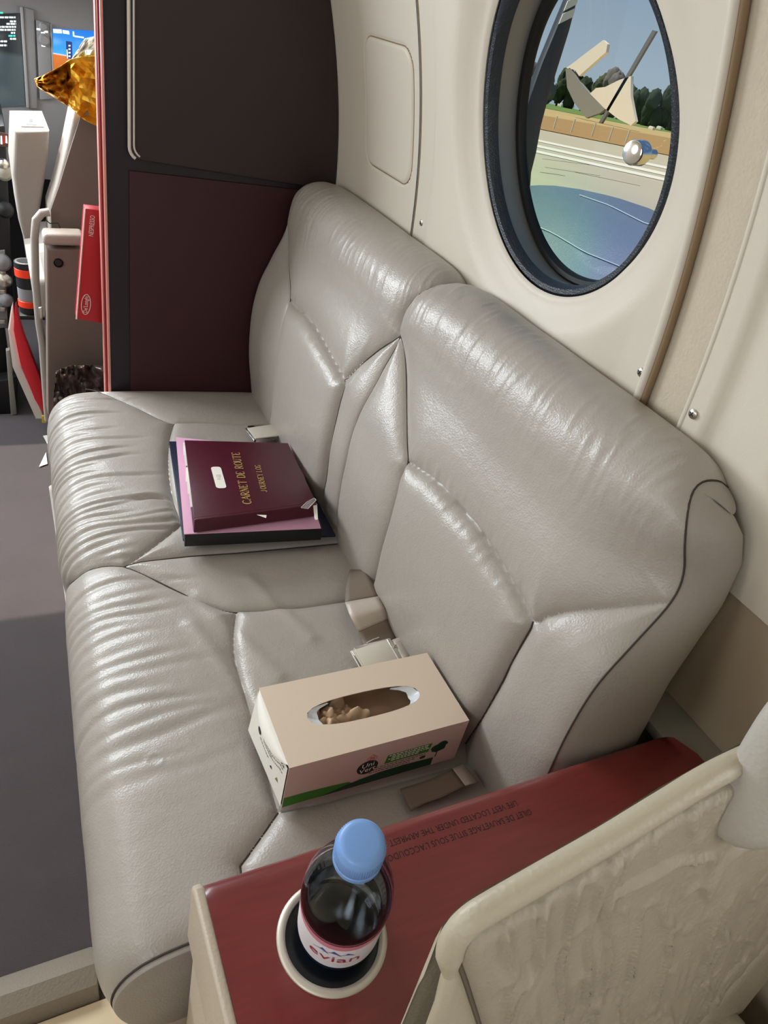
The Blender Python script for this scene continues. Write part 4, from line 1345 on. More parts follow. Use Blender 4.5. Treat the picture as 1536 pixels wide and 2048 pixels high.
# white sticker with smudged writing
st = cover_pt(437, 955); sx_v = cover_pt(443, 977) - cover_pt(431, 934); sx_l = np.linalg.norm(sx_v); sx_v = sx_v / sx_l; sy_v = np.cross(en, sx_v)
pts = []
hl_, hw_ = sx_l / 2, .0085
for cx2, cy2, a0 in ((hl_ - .006, hw_ - .006, 0), (-hl_ + .006, hw_ - .006, 90), (-hl_ + .006, -hw_ + .006, 180), (hl_ - .006, -hw_ + .006, 270)):
    for k in range(5):
        a = math.radians(a0 + 22.5 * k); pts.append(st + sx_v * (cx2 + .006 * math.cos(a)) + sy_v * (cy2 + .006 * math.sin(a)) + en * .0002)
stk = pydata('sticker', pts, [tuple(range(len(pts)))], mat('sticker_white', (236, 230, 220), .4), cov, smooth=False)
text_on('lettering', 'F-GS', .010, st - sy_v * -.001 + en * .0004, -sx_v, -sy_v, mat('faded_ink', (170, 160, 140), .6), stk, sx=.9)
# scuffs of bare board and a clear plastic tab at the corner
tear = [cover_pt(513, 1030), cover_pt(533, 1031), cover_pt(532, 1037)]
pydata('scuff', [p + en * .0003 for p in tear], [(0, 1, 2)], paper, cov, smooth=False)
slab('scuff', [cover_pt(626, 1005) - en * .003, cover_pt(633, 1003) - en * .003, cover_pt(635, 1030) - en * .006, cover_pt(630, 1031) - en * .006], en * .0006 - eu * .0055, paper, cov, 0)
tb = [cover_pt(602, 1018), cover_pt(616, 1020), cover_pt(632, 1003), cover_pt(628, 999), cover_pt(614, 1006)]
slabp = prism('clear_tab', [p + en * .0008 for p in tb], en * .0016, mat('clear_acrylic', (235, 225, 228), .08, trans=.85, ior=1.45), cov, .0004)
tube('clear_tab_rim', [p + en * .0024 for p in tb], .0006, piping_w, slabp, 5, True)
# slip of white paper sticking out below the navy folder

# ================================================================== SEAT BELTS
def ribbon(name, left, right, m, parent, th=.0016, n=5):
    L = smoothline(left, n); R = smoothline(right, n)
    k = 6; V = []
    for a, b in zip(L, R):
        for q in range(k + 1): V.append(a + (b - a) * q / k)
    W = k + 1
    F = [(i * W + j, (i + 1) * W + j, (i + 1) * W + j + 1, i * W + j + 1) for i in range(len(L) - 1) for j in range(k)]
    o = pydata(name, V, F, m, parent)
    sm = o.modifiers.new('thickness', 'SOLIDIFY'); sm.thickness = th; sm.offset = 0
    return o
def zs(u, v, dz): return at_z(u, v, SZ + dz)
belt1 = thing('seat_belt', 'seat belt buckle with a pale plate behind the document stack', 'seat belt', tuple(zs(528, 868, .0)), 'divan seat belts')
slab('buckle_body', [zs(493, 860, .004), zs(510, 882, .004), zs(566, 879, .004), zs(547, 854, .004)], (0, 0, .010), chrome, belt1, .002)
slab('buckle_plate', [zs(494, 858, .0145), zs(511, 879, .0145), zs(561, 873, .0145), zs(543, 851, .0145)], (0, 0, .0028), buckle_p, belt1, .001)
tube('buckle_bar', [zs(492, 858, .011), zs(510, 882, .011)], .0026, chrome, belt1)
tube('buckle_bar', [zs(559, 871, .0155), zs(568, 882, .0155)], .002, chrome, belt1)
ribbon('webbing', [zs(540, 855, .008), zs(556, 850, .012), zs(566, 852, .006)], [zs(562, 880, .008), zs(573, 878, .012), zs(580, 880, .006)], webbing_d, belt1)
belt2 = thing('seat_belt', 'taupe seat belt with a chrome edged buckle plate behind the tissue box', 'seat belt', tuple(zs(745, 1270, .0)), 'divan seat belts')
ribbon('webbing', [zs(700, 1140, .000), zs(692, 1172, .010), zs(690, 1206, .016)], [zs(728, 1140, .012), zs(744, 1165, .022), zs(757, 1194, .024)], webbing_d, belt2)
ribbon('webbing_fold', [zs(690, 1205, .017), zs(701, 1234, .020), zs(717, 1263, .008)], [zs(757, 1193, .026), zs(768, 1216, .028), zs(776, 1238, .014)], webbing, belt2)
ribbon('webbing', [zs(717, 1262, .008), zs(724, 1283, .003), zs(732, 1300, .004)], [zs(776, 1238, .014), zs(786, 1258, .006), zs(793, 1276, .004)], webbing_d, belt2)
slab('buckle_body', [zs(704, 1304, .004), zs(732, 1350, .004), zs(806, 1330, .004), zs(777, 1285, .004)], (0, 0, .011), steel, belt2, .002)
slab('buckle_plate', [zs(707, 1302, .0155), zs(734, 1345, .0155), zs(800, 1324, .0155), zs(773, 1282, .0155)], (0, 0, .003), buckle_p, belt2, .001)
for a, b, z in (((702, 1303), (726, 1346), .010), ((707, 1301), (732, 1343), .016), ((775, 1280), (800, 1325), .017)):
    tube('buckle_bar', [zs(*a, z), zs(*b, z)], .0020, chrome, belt2)
ribbon('tongue', [zs(778, 1284, .008), zs(790, 1278, .014), zs(808, 1276, .010), zs(820, 1290, .0)], [zs(800, 1326, .008), zs(812, 1322, .016), zs(824, 1316, .010), zs(832, 1318, .0)], webbing, belt2)
for px in ((786, 1274), (792, 1294)):
    text_on('lettering', 'A' if px[1] > 1280 else 'K', .011, zs(*px, .020), (.75, -.5, .1), (.3, .8, .3), mat('faded_brown_ink', (70, 58, 50), .6), belt2)
tube('bright_stitch', [zs(733, 1286, .006), zs(746, 1279, .006), zs(758, 1275, .006)], .0007, piping_w, belt2, 5)
belt3 = thing('seat_belt', 'brown belt webbing lying flat between the tissue box and side cabinet', 'seat belt', tuple(zs(880, 1570, .0)), 'divan seat belts')
ribbon('webbing', [zs(800, 1578, .002), zs(832, 1568, .006), zs(862, 1558, .009), zs(905, 1538, .012)], [zs(822, 1622, .002), zs(852, 1606, .006), zs(886, 1594, .009), zs(930, 1572, .012)], webbing_d, belt3)
ribbon('webbing', [zs(905, 1538, .012), zs(918, 1532, .010), zs(926, 1528, .002)], [zs(930, 1572, .012), zs(944, 1568, .012), zs(956, 1566, .002)], webbing, belt3)

# ================================================================== COCKPIT
grey_panel = mat('instrument_grey', (130, 128, 130), .6, bump=[('noise', 600, .0002, ONE)])
grey_light = mat('bezel_grey', (150, 148, 150), .5); black_p = mat('black_plastic', (22, 22, 24), .5)
cs_leather = mat('pilot_seat_leather', (160, 152, 145), .4, bump=[('voro', 420, .0002, ONE)])
cs_back = mat('pilot_seat_shell', (112, 98, 90), .6, bump=[('noise', 700, .0002, ONE)], var=(14, .05))
box('cockpit_firewall', (-.8, 2.86, 0), (.66, 2.90, H - .02), black_p, None, 0)['kind'] = 'structure'
wrf = box('wall_right_forward', (.44, 1.475, 0), (.47, 2.86, H + .05), cream, bev=0); wrf['kind'] = 'structure'
ip = thing('instrument_panel', 'grey cockpit instrument panel with two lit display screens', 'instrument panel', (.1, 2.64, .8))
YP = 2.60
def yq(px, y): return [at_y(u, v, y) for u, v in px]
slab('panel_board', [np.array([-.62, YP, .55]), np.array([.44, YP, .55]), np.array([.44, YP, H - .11]), np.array([-.62, YP, H - .11])], (0, .03, 0), grey_panel, ip, .004)
slab('glareshield', [np.array([-.62, YP - .16, H - .120]), np.array([.44, YP - .16, H - .120]), np.array([.44, YP + .2, H - .10]), np.array([-.62, YP + .2, H - .10])], (0, 0, .03), grey_light, ip, .012)
def screen_mat(name, bands, strength):
    m = bpy.data.materials.new(name); m.use_nodes = True
    t = m.node_tree; b = t.nodes['Principled BSDF']
    b.inputs['Base Color'].default_value = (.01, .012, .014, 1); b.inputs['Roughness'].default_value = .15
    b.inputs['Emission Strength'].default_value = strength
    co = t.nodes.new('ShaderNodeTexCoord'); sp = t.nodes.new('ShaderNodeSeparateXYZ'); r = t.nodes.new('ShaderNodeValToRGB')
    t.links.new(co.outputs['Generated'], sp.inputs[0]); t.links.new(sp.outputs['Z'], r.inputs[0]); t.links.new(r.outputs[0], b.inputs['Emission Color'])
    r.color_ramp.elements[0].position = bands[0][0]; r.color_ramp.elements[0].color = (*lin(bands[0][1]), 1)
    r.color_ramp.elements[1].position = bands[-1][0]; r.color_ramp.elements[1].color = (*lin(bands[-1][1]), 1)
    for p, c in bands[1:-1]:
        e = r.color_ramp.elements.new(p); e.color = (*lin(c), 1)
    return m
def on_panel(px, d=.0): return [at_y(u, v, YP - d) for u, v in px]
mfd = slab('display_screen', on_panel([(-190, 222), (50, 212), (41, 26), (-190, 36)], .004), (0, .006, 0), screen_mat('map_screen', [(0, (74, 88, 92)), (.62, (70, 84, 88)), (.66, (34, 42, 44)), (1, (30, 36, 38))], .9), ip, .001)
scr_w = mat('screen_white', (230, 240, 240), .5, emit=((220, 236, 238), .9))
scr_c = mat('screen_cyan', (60, 200, 190), .5, emit=((70, 210, 200), .8))
rr = random.Random(5)
for k, (v0, x0, x1, mm) in enumerate(((24, -8, 6, scr_c), (33, -10, 31, scr_w), (41, 20, 32, scr_w), (46, 13, 32, scr_w), (52, -10, 32, scr_w), (58, -10, 31, scr_w), (64, 22, 31, scr_w), (70, 17, 32, scr_c), (76, 20, 32, scr_w), (81, -8, 14, scr_w), (89, -8, 14, scr_w))):
    x = x0
    while x < x1:
        wd = rr.uniform(3, 9)
        slab('screen_text', on_panel([(x, v0 + 3.4), (min(x + wd, x1), v0 + 3.6), (min(x + wd, x1), v0 + .2), (x, v0)], .0055), (0, .001, 0), mm, mfd, 0)
        x += wd + 1.4
slab('bezel_post', on_panel([(53, 216), (59, 216), (46, 14), (40, 14)], .012), (0, .012, 0), grey_light, ip, .002)
slab('bezel_post', on_panel([(59, 218), (75, 217), (68, 20), (46, 14)], .008), (0, .008, 0), grey_panel, ip, .002)
slab('control_strip', on_panel([(80, 200), (106, 198), (100, 46), (72, 40)], .010), (0, .010, 0), grey_panel, ip, .002)
slab('bezel_edge', on_panel([(105, 148), (108, 148), (103, 48), (100, 48)], .014), (0, .012, 0), grey_light, ip, .001)
for (u, v), r in (((86, 52), .011), ((88, 79), .015)):
    lathe('tuning_knob', [(r, 0), (r, .008), (r * .75, .010), (r * .7, .018), (0, .0185)], grey_panel, ip, axis_frame(at_y(u, v, YP - .010), (0, -1, 0)), 24)
for u, v in ((77, 58), (86, 66), (92, 63), (87, 91)):
    slab('key_legend', on_panel([(u - 4, v + 2), (u + 4, v + 3), (u + 4, v - 1), (u - 4, v - 2)], .0115), (0, .001, 0), scr_w, ip, 0)
pfd = slab('display_screen', on_panel([(107, 142), (260, 150), (250, 66), (105, 57)], .004), (0, .006, 0), screen_mat('flight_screen', [(0, (205, 110, 40)), (.33, (220, 120, 44)), (.345, (240, 240, 235)), (.365, (60, 170, 240)), (1, (10, 110, 225))], 1.1), ip, .001)
for q, mm in (([(107, 66), (124, 67), (123, 59), (106, 58)], scr_w), ([(126, 67), (139, 69), (138, 62), (125, 60)], scr_w), ([(146, 73), (149, 73), (148, 63), (145, 63)], scr_w), ([(149, 74), (168, 77), (168, 74), (149, 71)], scr_w),
              ([(134, 117), (136, 117), (135, 99), (133, 99)], scr_w)):
    slab('screen_symbol', on_panel(q, .006), (0, .001, 0), mm, pfd, 0)
slab('speed_tape', on_panel([(133, 117), (145, 118), (144, 84), (132, 82)], .0055), (0, .001, 0), mat('tape_blue', (20, 40, 90), .5, emit=((16, 60, 140), .6)), pfd, 0)
for k in range(4):
    v = 90 + 7 * k
    slab('screen_symbol', on_panel([(137, v + 3), (141, v + 3), (141, v), (137, v)], .0065), (0, .001, 0), scr_w, pfd, 0)
# centre pedestal
YC = 2.16
ped = thing('centre_pedestal', 'black centre pedestal with levers and knobs between the pilot seats', 'pedestal', (-.1, 2.25, 0))
slab('pedestal_body', yq([(-120, 800), (36, 760), (10, 250), (-120, 270)], YC), (0, .30, 0), black_p, ped, .006)
slab('pedestal_foot', yq([(-120, 850), (34, 828), (36, 756), (-120, 780)], YC - .05), (0, .30, 0), black_p, ped, .006)
slab('foot_trim', yq([(22, 832), (34, 828), (20, 700), (12, 702)], YC - .06), (0, .02, 0), kick, ped, .002)
slab('placard', yq([(-12, 292), (19, 295), (17, 268), (-12, 262)], YC - .006), (0, .005, 0), mat('brown_placard', (92, 62, 54), .5), ped, .001)
for k in range(3):
    slab('placard_print', yq([(1 + k * 5, 288 - k), (5 + k * 5, 289 - k), (4 + k * 5, 272), (1 + k * 5, 272)], YC - .008), (0, .001, 0), scr_w if k != 1 else mat('red_legend', (200, 50, 40), .5), ped, 0)
for (u, v), r, mm in (((8, 346), .019, kick), ((6, 330), .014, steel), ((10, 420), .020, black_p), ((4, 525), .022, grey_panel), ((8, 560), .020, steel), ((12, 600), .018, grey_panel)):
    lathe('lever_knob', [(0, -.004), (r, 0), (r * 1.05, .012), (r * .85, .024), (r * .3, .030), (0, .031)], mm, ped, axis_frame(at_y(u, v, YC - .004), (0, -1, .35)), 24)
slab('switch_plate', yq([(-30, 660), (16, 655), (10, 500), (-30, 505)], YC - .008), (0, .006, 0), grey_panel, ped, .002)
for v in (515, 540, 580, 615, 640):
    slab('switch', yq([(0, v + 8), (12, v + 8), (11, v), (0, v)], YC - .016), (0, .008, 0), steel, ped, .001)
tube('pedestal_rail', yq([(14, 655), (20, 700), (26, 760)], YC - .02), .006, steel, ped)
# right pilot seat seen from behind
YS = 1.74
ps = thing('pilot_seat', 'right pilot seat seen from behind past the partition edge', 'seat', (.22, 1.85, 0))
prism('backrest', yq([(148, 213), (230, 232), (236, 500), (100, 500), (97, 416), (112, 370), (130, 300)], YS), (0, .10, 0), cs_leather, ps, .012, 3)
prism('back_shell', yq([(160, 235), (230, 242), (234, 500), (104, 500), (101, 420), (118, 372), (138, 305)], YS - .004), (0, .006, 0), cs_back, ps, .002)
tube('stitching', yq([(152, 218), (132, 300), (114, 370), (99, 418)], YS + .010), .0022, piping_w, ps, 6)
lb = prism('lower_back', yq([(92, 497), (240, 502), (244, 830), (96, 830), (94, 640)], 1.66), (0, .06, 0), cs_back, ps, .006, 3)
slab('lower_back_lip', yq([(86, 492), (168, 494), (168, 470), (86, 468)], 1.655), (0, .05, 0), cs_leather, ps, .008, 3)
lathe('recessed_button', [(0, .0022), (.006, .002), (.008, 0), (.009, .0015), (.010, 0)], black_p, lb, axis_frame(at_y(117, 526, 1.659), (0, -1, 0)), 20)
tube('frame_tube', yq([(99, 424), (84, 426), (72, 440), (69, 475), (71, 560), (78, 645), (85, 690), (90, 760), (96, 840)], 1.72), .0085, cs_leather, ps, 10)
tube('wire', yq([(92, 440), (100, 447), (116, 446), (120, 455), (121, 468)], 1.70), .0012, black_p, ps, 5)
ar = prism('armrest', yq([(28, 262), (99, 262), (95, 330), (80, 420), (66, 478), (48, 480), (37, 440), (25, 350)], 1.80), (0, at_z(60, 222, at_y(60, 262, 1.80)[2])[1] - 1.80, 0), cs_leather, ps, .008, 3)
aL, aR = at_y(28, 262, 1.80), at_y(99, 262, 1.80)
def on_arm(u, v, dz):
    z = aL[2]
    for _ in range(6):
        p = at_z(u, v, z); z = aL[2] + (p[0] - aL[0]) * (aR[2] - aL[2]) / (aR[0] - aL[0]) + dz
    return at_z(u, v, z)
slab('armrest_plate', [on_arm(u, v, .0004) for u, v in ((42, 254), (88, 255), (78, 230), (40, 229))], (0, 0, .0014), mat('plate_beige', (186, 170, 148), .5), ar, .0004)
slab('plate_print', [on_arm(u, v, .002) for u, v in ((52, 250), (74, 251), (73, 248), (52, 247))], (0, 0, .0003), black_p, ar, 0)
slab('plate_print', [on_arm(u, v, .002) for u, v in ((58, 244), (66, 244), (65, 238), (58, 238))], (0, 0, .0003), black_p, ar, 0)
prism('seat_pan', yq([(62, 560), (240, 540), (240, 640), (74, 640)], 1.80), (0, .45, 0), cs_leather, ps, .02, 3)
slab('buckle', yq([(78, 640), (86, 636), (84, 614), (77, 616)], 1.70), (0, .01, 0), steel, ps, .002)
box('seat_pedestal', (.10, 1.78, 0), (.40, 2.1, .30), black_p, ps, .01)
# gold foil blanket, bag, carton, torch, folder, leather bag
def crumple(name, top_px, bot_px, y0, amp, m, parent, seed, n=22, k=12, yfun=None):
    Tp = smoothline([np.array(p, float) for p in top_px], 8); Bp = smoothline([np.array(p, float) for p in bot_px], 8)
    ti = np.linspace(0, len(Tp) - 1, n).astype(int); bi = np.linspace(0, len(Bp) - 1, n).astype(int)
    V = []
    for i in range(n):
        for j in range(k):
            q = j / (k - 1)
            p = Tp[ti[i]] * (1 - q) + Bp[bi[i]] * q
            nz_ = float(vnoise(np.array(i * .55 + seed), np.array(j * .8 + seed), seed)) - .5
            nz_ += .6 * (abs(float(vnoise(np.array(i * .9 + j * .5), np.array(j * 1.1 - i * .3 + 40), seed + 1)) - .5) * 2 - .5)
            V.append(at_y(p[0], p[1], y0 + amp * nz_ + (yfun(q) if yfun else 0)))
    o = pydata(name, V, [(i * k + j, i * k + j + 1, (i + 1) * k + j + 1, (i + 1) * k + j) for i in range(n - 1) for j in range(k - 1)], m, parent, smooth=False)
    sm = o.modifiers.new('thickness', 'SOLIDIFY'); sm.thickness = .0006
    return o
gold_f = mat('gold_foil_sheet', (250, 200, 76), .34, metal=.8)
foil = thing('foil_blanket', 'crumpled gold foil blanket draped over the top of the pilot seat', 'blanket', tuple(at_y(150, 215, YS + .02)))
crumple('foil', [(69, 158), (95, 147), (122, 132), (150, 116), (205, 112), (240, 118)], [(74, 172), (100, 190), (125, 205), (150, 222), (170, 240), (240, 272)], YS - .02, .06, gold_f, foil, 3)
bag = thing('carrier_bag', 'white paper and clear plastic carrier bag above the gold foil', 'bag', tuple(at_y(180, 165, YS + .05)))
crumple('paper', [(170, 77), (185, 74), (205, 72), (240, 76)], [(134, 132), (152, 125), (195, 126), (240, 140)], YS + .06, .03, mat('white_tissue', (236, 234, 232), .6), bag, 7, 14, 8)
crumple('plastic', [(158, 112), (168, 102), (185, 100), (235, 102)], [(150, 160), (165, 166), (195, 168), (235, 170)], YS + .005, .03, mat('olive_film', (150, 148, 100), .2, spec=.8), bag, 9, 14, 8)
red_c = mat('red_carton', (178, 18, 32), .4); wht_i = mat('print_cream', (236, 214, 206), .6)
ct = thing('carton', 'upright red printed carton leaning behind the partition edge', 'carton', tuple(at_y(185, 640, 1.50)))
cq = yq([(153, 638), (235, 652), (225, 424), (170, 417)], 1.50)
cb = slab('carton_panel', cq, (0, .03, 0), red_c, ct, .0012)
tube('pale_edge', [cq[0] + np.array([0, -.0005, 0]), cq[3] + np.array([0, -.0005, 0])], .0014, wht_i, ct, 6)
c_up = (cq[3] - cq[0]) / np.linalg.norm(cq[3] - cq[0]); c_rt = np.cross(np.array([0, 1, 0]), c_up) * -1
c_rt = np.array([c_up[2], 0, -c_up[0]])
text_on('lettering', 'NESPRESSO', .0125, at_y(184, 452, 1.4985), c_up, -c_rt, wht_i, cb, sx=.62)
text_on('lettering', "De'Longhi", .0115, at_y(172, 609, 1.4985), c_up, -c_rt, wht_i, cb, sx=.75)
lo = at_y(172, 609, 1.4985)
tube('logo_frame', [lo + c_up * (.021 * math.cos(a)) * 1.0 + c_rt * (.0085 * math.sin(a)) for a in np.linspace(0, 2 * PI, 29)[:-1]], .0007, wht_i, cb, 5, True)
tp = at_y(50, 522, 1.94); bt = at_y(53, 622, 1.94)
bt[0] = tp[0] + .002; 
th = thing('torch', 'black torch with orange bands standing by the pilot seat', 'torch', tuple(bt))
hgt = tp[2] - bt[2]; rT = .0255
fm = axis_frame(bt, tp - bt)
def seg_(name, t0, t1, r0, r1, m): lathe(name, [(r0 - .001, hgt * t0), (r0, hgt * t0 + .001), (r1, hgt * t1 - .001), (r1 - .001, hgt * t1)], m, th, fm, 32)
orange = mat('torch_orange', (240, 62, 28), .4, emit=None)
seg_('tail_cap', 0, .12, .024, .024, black_p); seg_('orange_band', .12, .25, .0258, .0258, orange); seg_('grip', .25, .5, .024, .024, grey_panel)
seg_('grip', .5, .72, .0245, .0245, black_p); seg_('orange_band', .72, .88, .0262, .0262, orange); seg_('head_ring', .88, 1.0, .0262, .0255, black_p)
lathe('lens', [(0, hgt * .97), (.018, hgt * .985), (.0235, hgt * 1.0), (.0225, hgt * 1.002), (.0, hgt * .99)], steel, th, fm, 32)
box('torch_shelf', tuple(bt - np.array([.026, .03, .012])), tuple(bt + np.array([.10, .03, -.0005])), black_p, ps, .003)
fd = thing('red_folder', 'red document folder with white papers wedged beside the pilot seat', 'folder', tuple(at_z(96, 848, 0.0)))
YF = 1.98
red_f = mat('red_plastic', (224, 40, 52), .35)
fqp = [(30, 606), (45, 665), (78, 752), (99, 828), (100, 846), (70, 800), (40, 725), (27, 660)]
prism('cover', yq(fqp, YF), (.004, .016, 0), red_f, fd, .001)
for k in range(4):
    prism('paper_sheet', yq([(26 - k, 604 + 3 * k), (29, 660 + k * 4), (42 + k, 735), (88, 836 - 2 * k), (84 - 4 * k, 838), (34 - 3 * k, 730 + k), (19 - k, 660)], YF + .018 + .006 * k), (0, .002, 0), paper, fd, 0)
slab('yellow_tab', yq([(84, 846), (93, 846), (90, 832), (83, 832)], YF - .004), (0, .004, 0), mat('tab_yellow', (222, 190, 60), .5), fd, .0005)
lbg = thing('leather_bag', 'dark creased leather bag on the floor behind the pilot seat', 'bag', tuple(at_y(165, 760, 1.60)))
crumple('bag_body', [(112, 742), (140, 732), (172, 730), (230, 726)], [(104, 830), (140, 832), (175, 830), (240, 830)], 1.60, .045, mat('dark_brown_bag', (66, 52, 46), .3), lbg, 12, 26, 14)
lbg.children[0].data.polygons.foreach_set('use_smooth', [True] * len(lbg.children[0].data.polygons))
wt = thing('paper_tag', 'small white paper tags by the front edge of the divan', 'tag', tuple(at_z(85, 890, .002)))
for q in ([(86, 872), (99, 870), (99, 896)], [(78, 934), (92, 905), (95, 928)]):
    prism('tag_sheet', [at_z(u, v, .003) for u, v in q], (0, 0, .0008), paper, wt, 0)
# aisle floor step: shade put into the grey strip, sunlight into the cream panel
step = mat('step_leather_shaded', (140, 130, 116), .42, bump=[('voro', 300, .0003, ONE)])
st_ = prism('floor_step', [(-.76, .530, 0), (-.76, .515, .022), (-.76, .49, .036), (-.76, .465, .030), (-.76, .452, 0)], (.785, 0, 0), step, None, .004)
tag(st_, 'rounded leather strip coloured grey for shade across the edge of the aisle carpet', 'floor strip')
pnl = box('floor_panel', (-.76, -.9, 0), (.065, .452, .012), mat('floor_vinyl_sunlit', (222, 202, 168), .55, var=(6, .04)), None, .003)
tag(pnl, 'floor panel coloured cream for a sunlit patch beside the near end of the divan', 'floor panel')
# ================================================================== OUTSIDE
ga, gb = None, None
r1_ = ray(1060, 203); r2_ = ray(1336, 262)
AA = np.array([[r1_[0], r1_[1]], [r2_[0], r2_[1]]])
ga, gb = np.linalg.solve(AA, [r1_[2], r2_[2]])
gz0 = -1.05
ga2, gb2 = ga + .007, gb
def gz(x, y): return gz0 + ga2 * x + gb2 * y
def at_g(u, v, dz=0.0):
    d = ray(u, v)
    t = (gz0 + dz - H) / (d[2] - ga2 * d[0] - gb2 * d[1])
    return EYE + d * t
print('ground', ga, gb, at_g(1200, 232), at_g(1200, 300), at_g(1200, 360))
tarmac = mat('sunlit_concrete', (196, 186, 158), .9, var=(.35, .10, (1, .25, 1)))
def ground_quad(name, q, dz, m):
    q = [np.array(p) for p in q]
    v = [(x, y, gz(x, y) + dz) for x, y in q]
    o = pydata(name, v, [tuple(range(len(v)))], m, None, smooth=False); o['kind'] = 'structure'
    return o
ground_quad('ground', [(1.5, -60), (600, -200), (600, 900), (1.5, 60)], -.02, mat('dry_field', (196, 172, 112), .95, var=(.08, .2)))
def strip(name, pxs_far, pxs_near, dz, m):
    """a band of ground between two lines, each given by two points"""
    def ext(a, b, k=.6):
        p, q = at_g(*a)[:2], at_g(*b)[:2]
        d = q - p
        return p - d * k, q + d * .6
    a0, a1 = ext(*pxs_far); b0, b1 = ext(*pxs_near)
    return ground_quad(name, [b0, b1, a1, a0], dz, m)
strip('runway_surface', ((1082, 260), (1333, 311)), ((1060, 420), (1333, 520)), .0, tarmac)
white_l = mat('runway_paint', (240, 236, 214), .8)
strip('runway_line', ((1072, 279), (1330, 333)), ((1072, 283), (1330, 338)), .02, white_l)
strip('runway_line', ((1069, 289), (1326, 345)), ((1069, 294), (1326, 351)), .02, white_l)
strip('runway_line', ((1072, 301), (1330, 357)), ((1072, 306), (1330, 363)), .02, white_l)
strip('grass_verge', ((1092, 232), (1336, 276)), ((1082, 259), (1333, 310)), .03, mat('dry_grass', (176, 140, 84), .95, var=(.5, .2)))
strip('grass_strip', ((1094, 206), (1240, 238)), ((1092, 217), (1240, 246)), .05, mat('green_grass', (110, 142, 62), .95, var=(.3, .2)))
for k, q in enumerate((((1085, 318), (1180, 330)), ((1090, 335), (1200, 352)), ((1150, 345), (1280, 372)), ((1080, 345), (1130, 352)))):
    a, b = at_g(*q[0]), at_g(*q[1])
    tube('surface_crack', [a + [0, 0, .005], (a + b) / 2 + [0, .02 * k, .005], b + [0, 0, .005]], .008, mat('crack_dark', (110, 100, 84), .95), None, 4)['kind'] = 'structure'
fence = thing('field_fence', 'row of white posts in the dry grass beyond the runway', 'fence', tuple(at_g(1160, 262)))
for (u, v), hpx in zip(((1107, 258), (1142, 265), (1183, 273), (1217, 282), (1072, 250), (1250, 288)), (20, 21, 21, 22, 19, 22)):
    p = at_g(u, v); dd = np.linalg.norm(p - EYE); h = hpx / F_PX * dd
    tube('post', [p, p + np.array([0, 0, h])], .0011 * dd, white_l, fence, 6)
leafm = [mat('tree_leaves_dark', (52, 66, 40), .9, var=(.6, .35)), mat('tree_leaves_mid', (74, 84, 54), .9, var=(.6, .35)), mat('tree_leaves_grey', (120, 112, 104), .9, var=(.6, .3))]
bark = mat('bark', (70, 58, 46), .9)
ORD = 'first second third fourth fifth sixth seventh eighth ninth tenth eleventh twelfth'.split()
def tree(px_base, top_v, wpx, m, label, seed):
    p = at_g(*px_base); dd = np.linalg.norm(p - EYE); h = (px_base[1] - top_v) / F_PX * dd; wd = wpx / F_PX * dd
    t = thing('tree', label, 'tree', tuple(p), 'trees beyond the airfield')
    bm = bmesh.new()
    rnd = random.Random(seed)
    for k in range(7):
        a = rnd.uniform(0, 2 * PI); r = rnd.uniform(0, .30) * wd
        c = Vector((p[0] + r * math.cos(a), p[1] + r * math.sin(a), p[2] + h * rnd.uniform(.18, .76)))
        s = bmesh.ops.create_icosphere(bm, subdivisions=3, radius=1.0, matrix=Matrix.Translation(c) @ Matrix.Diagonal((wd * rnd.uniform(.22, .32), wd * rnd.uniform(.22, .32), h * rnd.uniform(.20, .32), 1)))
    for vtx in bm.verts:
        q = np.array([vtx.co.x, vtx.co.y, vtx.co.z]) * (16 / wd)
        nse = float(vnoise(np.array(q[0] + q[2] * .7), np.array(q[1] + q[2]), seed % 50)) - .5
        vtx.co += vtx.normal * nse * .16 * wd
    bm_obj('crown', bm, m, t, 80)
    tube('trunk', [p - np.array([0, 0, .1 * h]), p + np.array([0, 0, .5 * h])], .05 * wd, bark, t, 7)
tl = 'tree of the dark line beyond the airfield, seen through the oval window'
for k, (bx, by, tv, wp, mi) in enumerate(((1055, 206, 150, 40, 2), (1085, 207, 148, 34, 2), (1112, 212, 154, 36, 0), (1136, 217, 160, 34, 0), (1160, 222, 168, 36, 0), (1188, 228, 170, 40, 1), (1214, 234, 166, 40, 2), (1240, 240, 178, 36, 1), (1266, 246, 186, 34, 0), (1290, 252, 190, 34, 0), (1314, 257, 194, 36, 0), (1340, 262, 192, 38, 0))):
    tree((bx, by), tv, wp, leafm[mi], ORD[k] + ' ' + ('grey brown', 'mid green', 'dark green')[(2 - mi) if mi != 1 else 1] + ' tree from the propeller blade side of the tree line', 30 + k)
for k, (u, v) in enumerate(((1118, 210), (1140, 213), (1300, 256), (1316, 256))):
    p = at_g(u, v + 3); dd = np.linalg.norm(p - EYE); wv = 11 / F_PX * dd; hv_ = 5 / F_PX * dd
    o = prism('parked_van', [p + np.array([0, -wv / 2, 0]), p + np.array([0, wv / 2, 0]), p + np.array([0, wv / 2, hv_ * .7]), p + np.array([0, wv * .3, hv_]), p + np.array([0, -wv / 2, hv_])], (wv * .4, 0, 0), white_l, None, wv * .02)
    tag(o, 'tiny pale vehicle, ' + ORD[k] + ' from the propeller blade, parked before the trees', 'vehicle', 'vehicles by the trees')
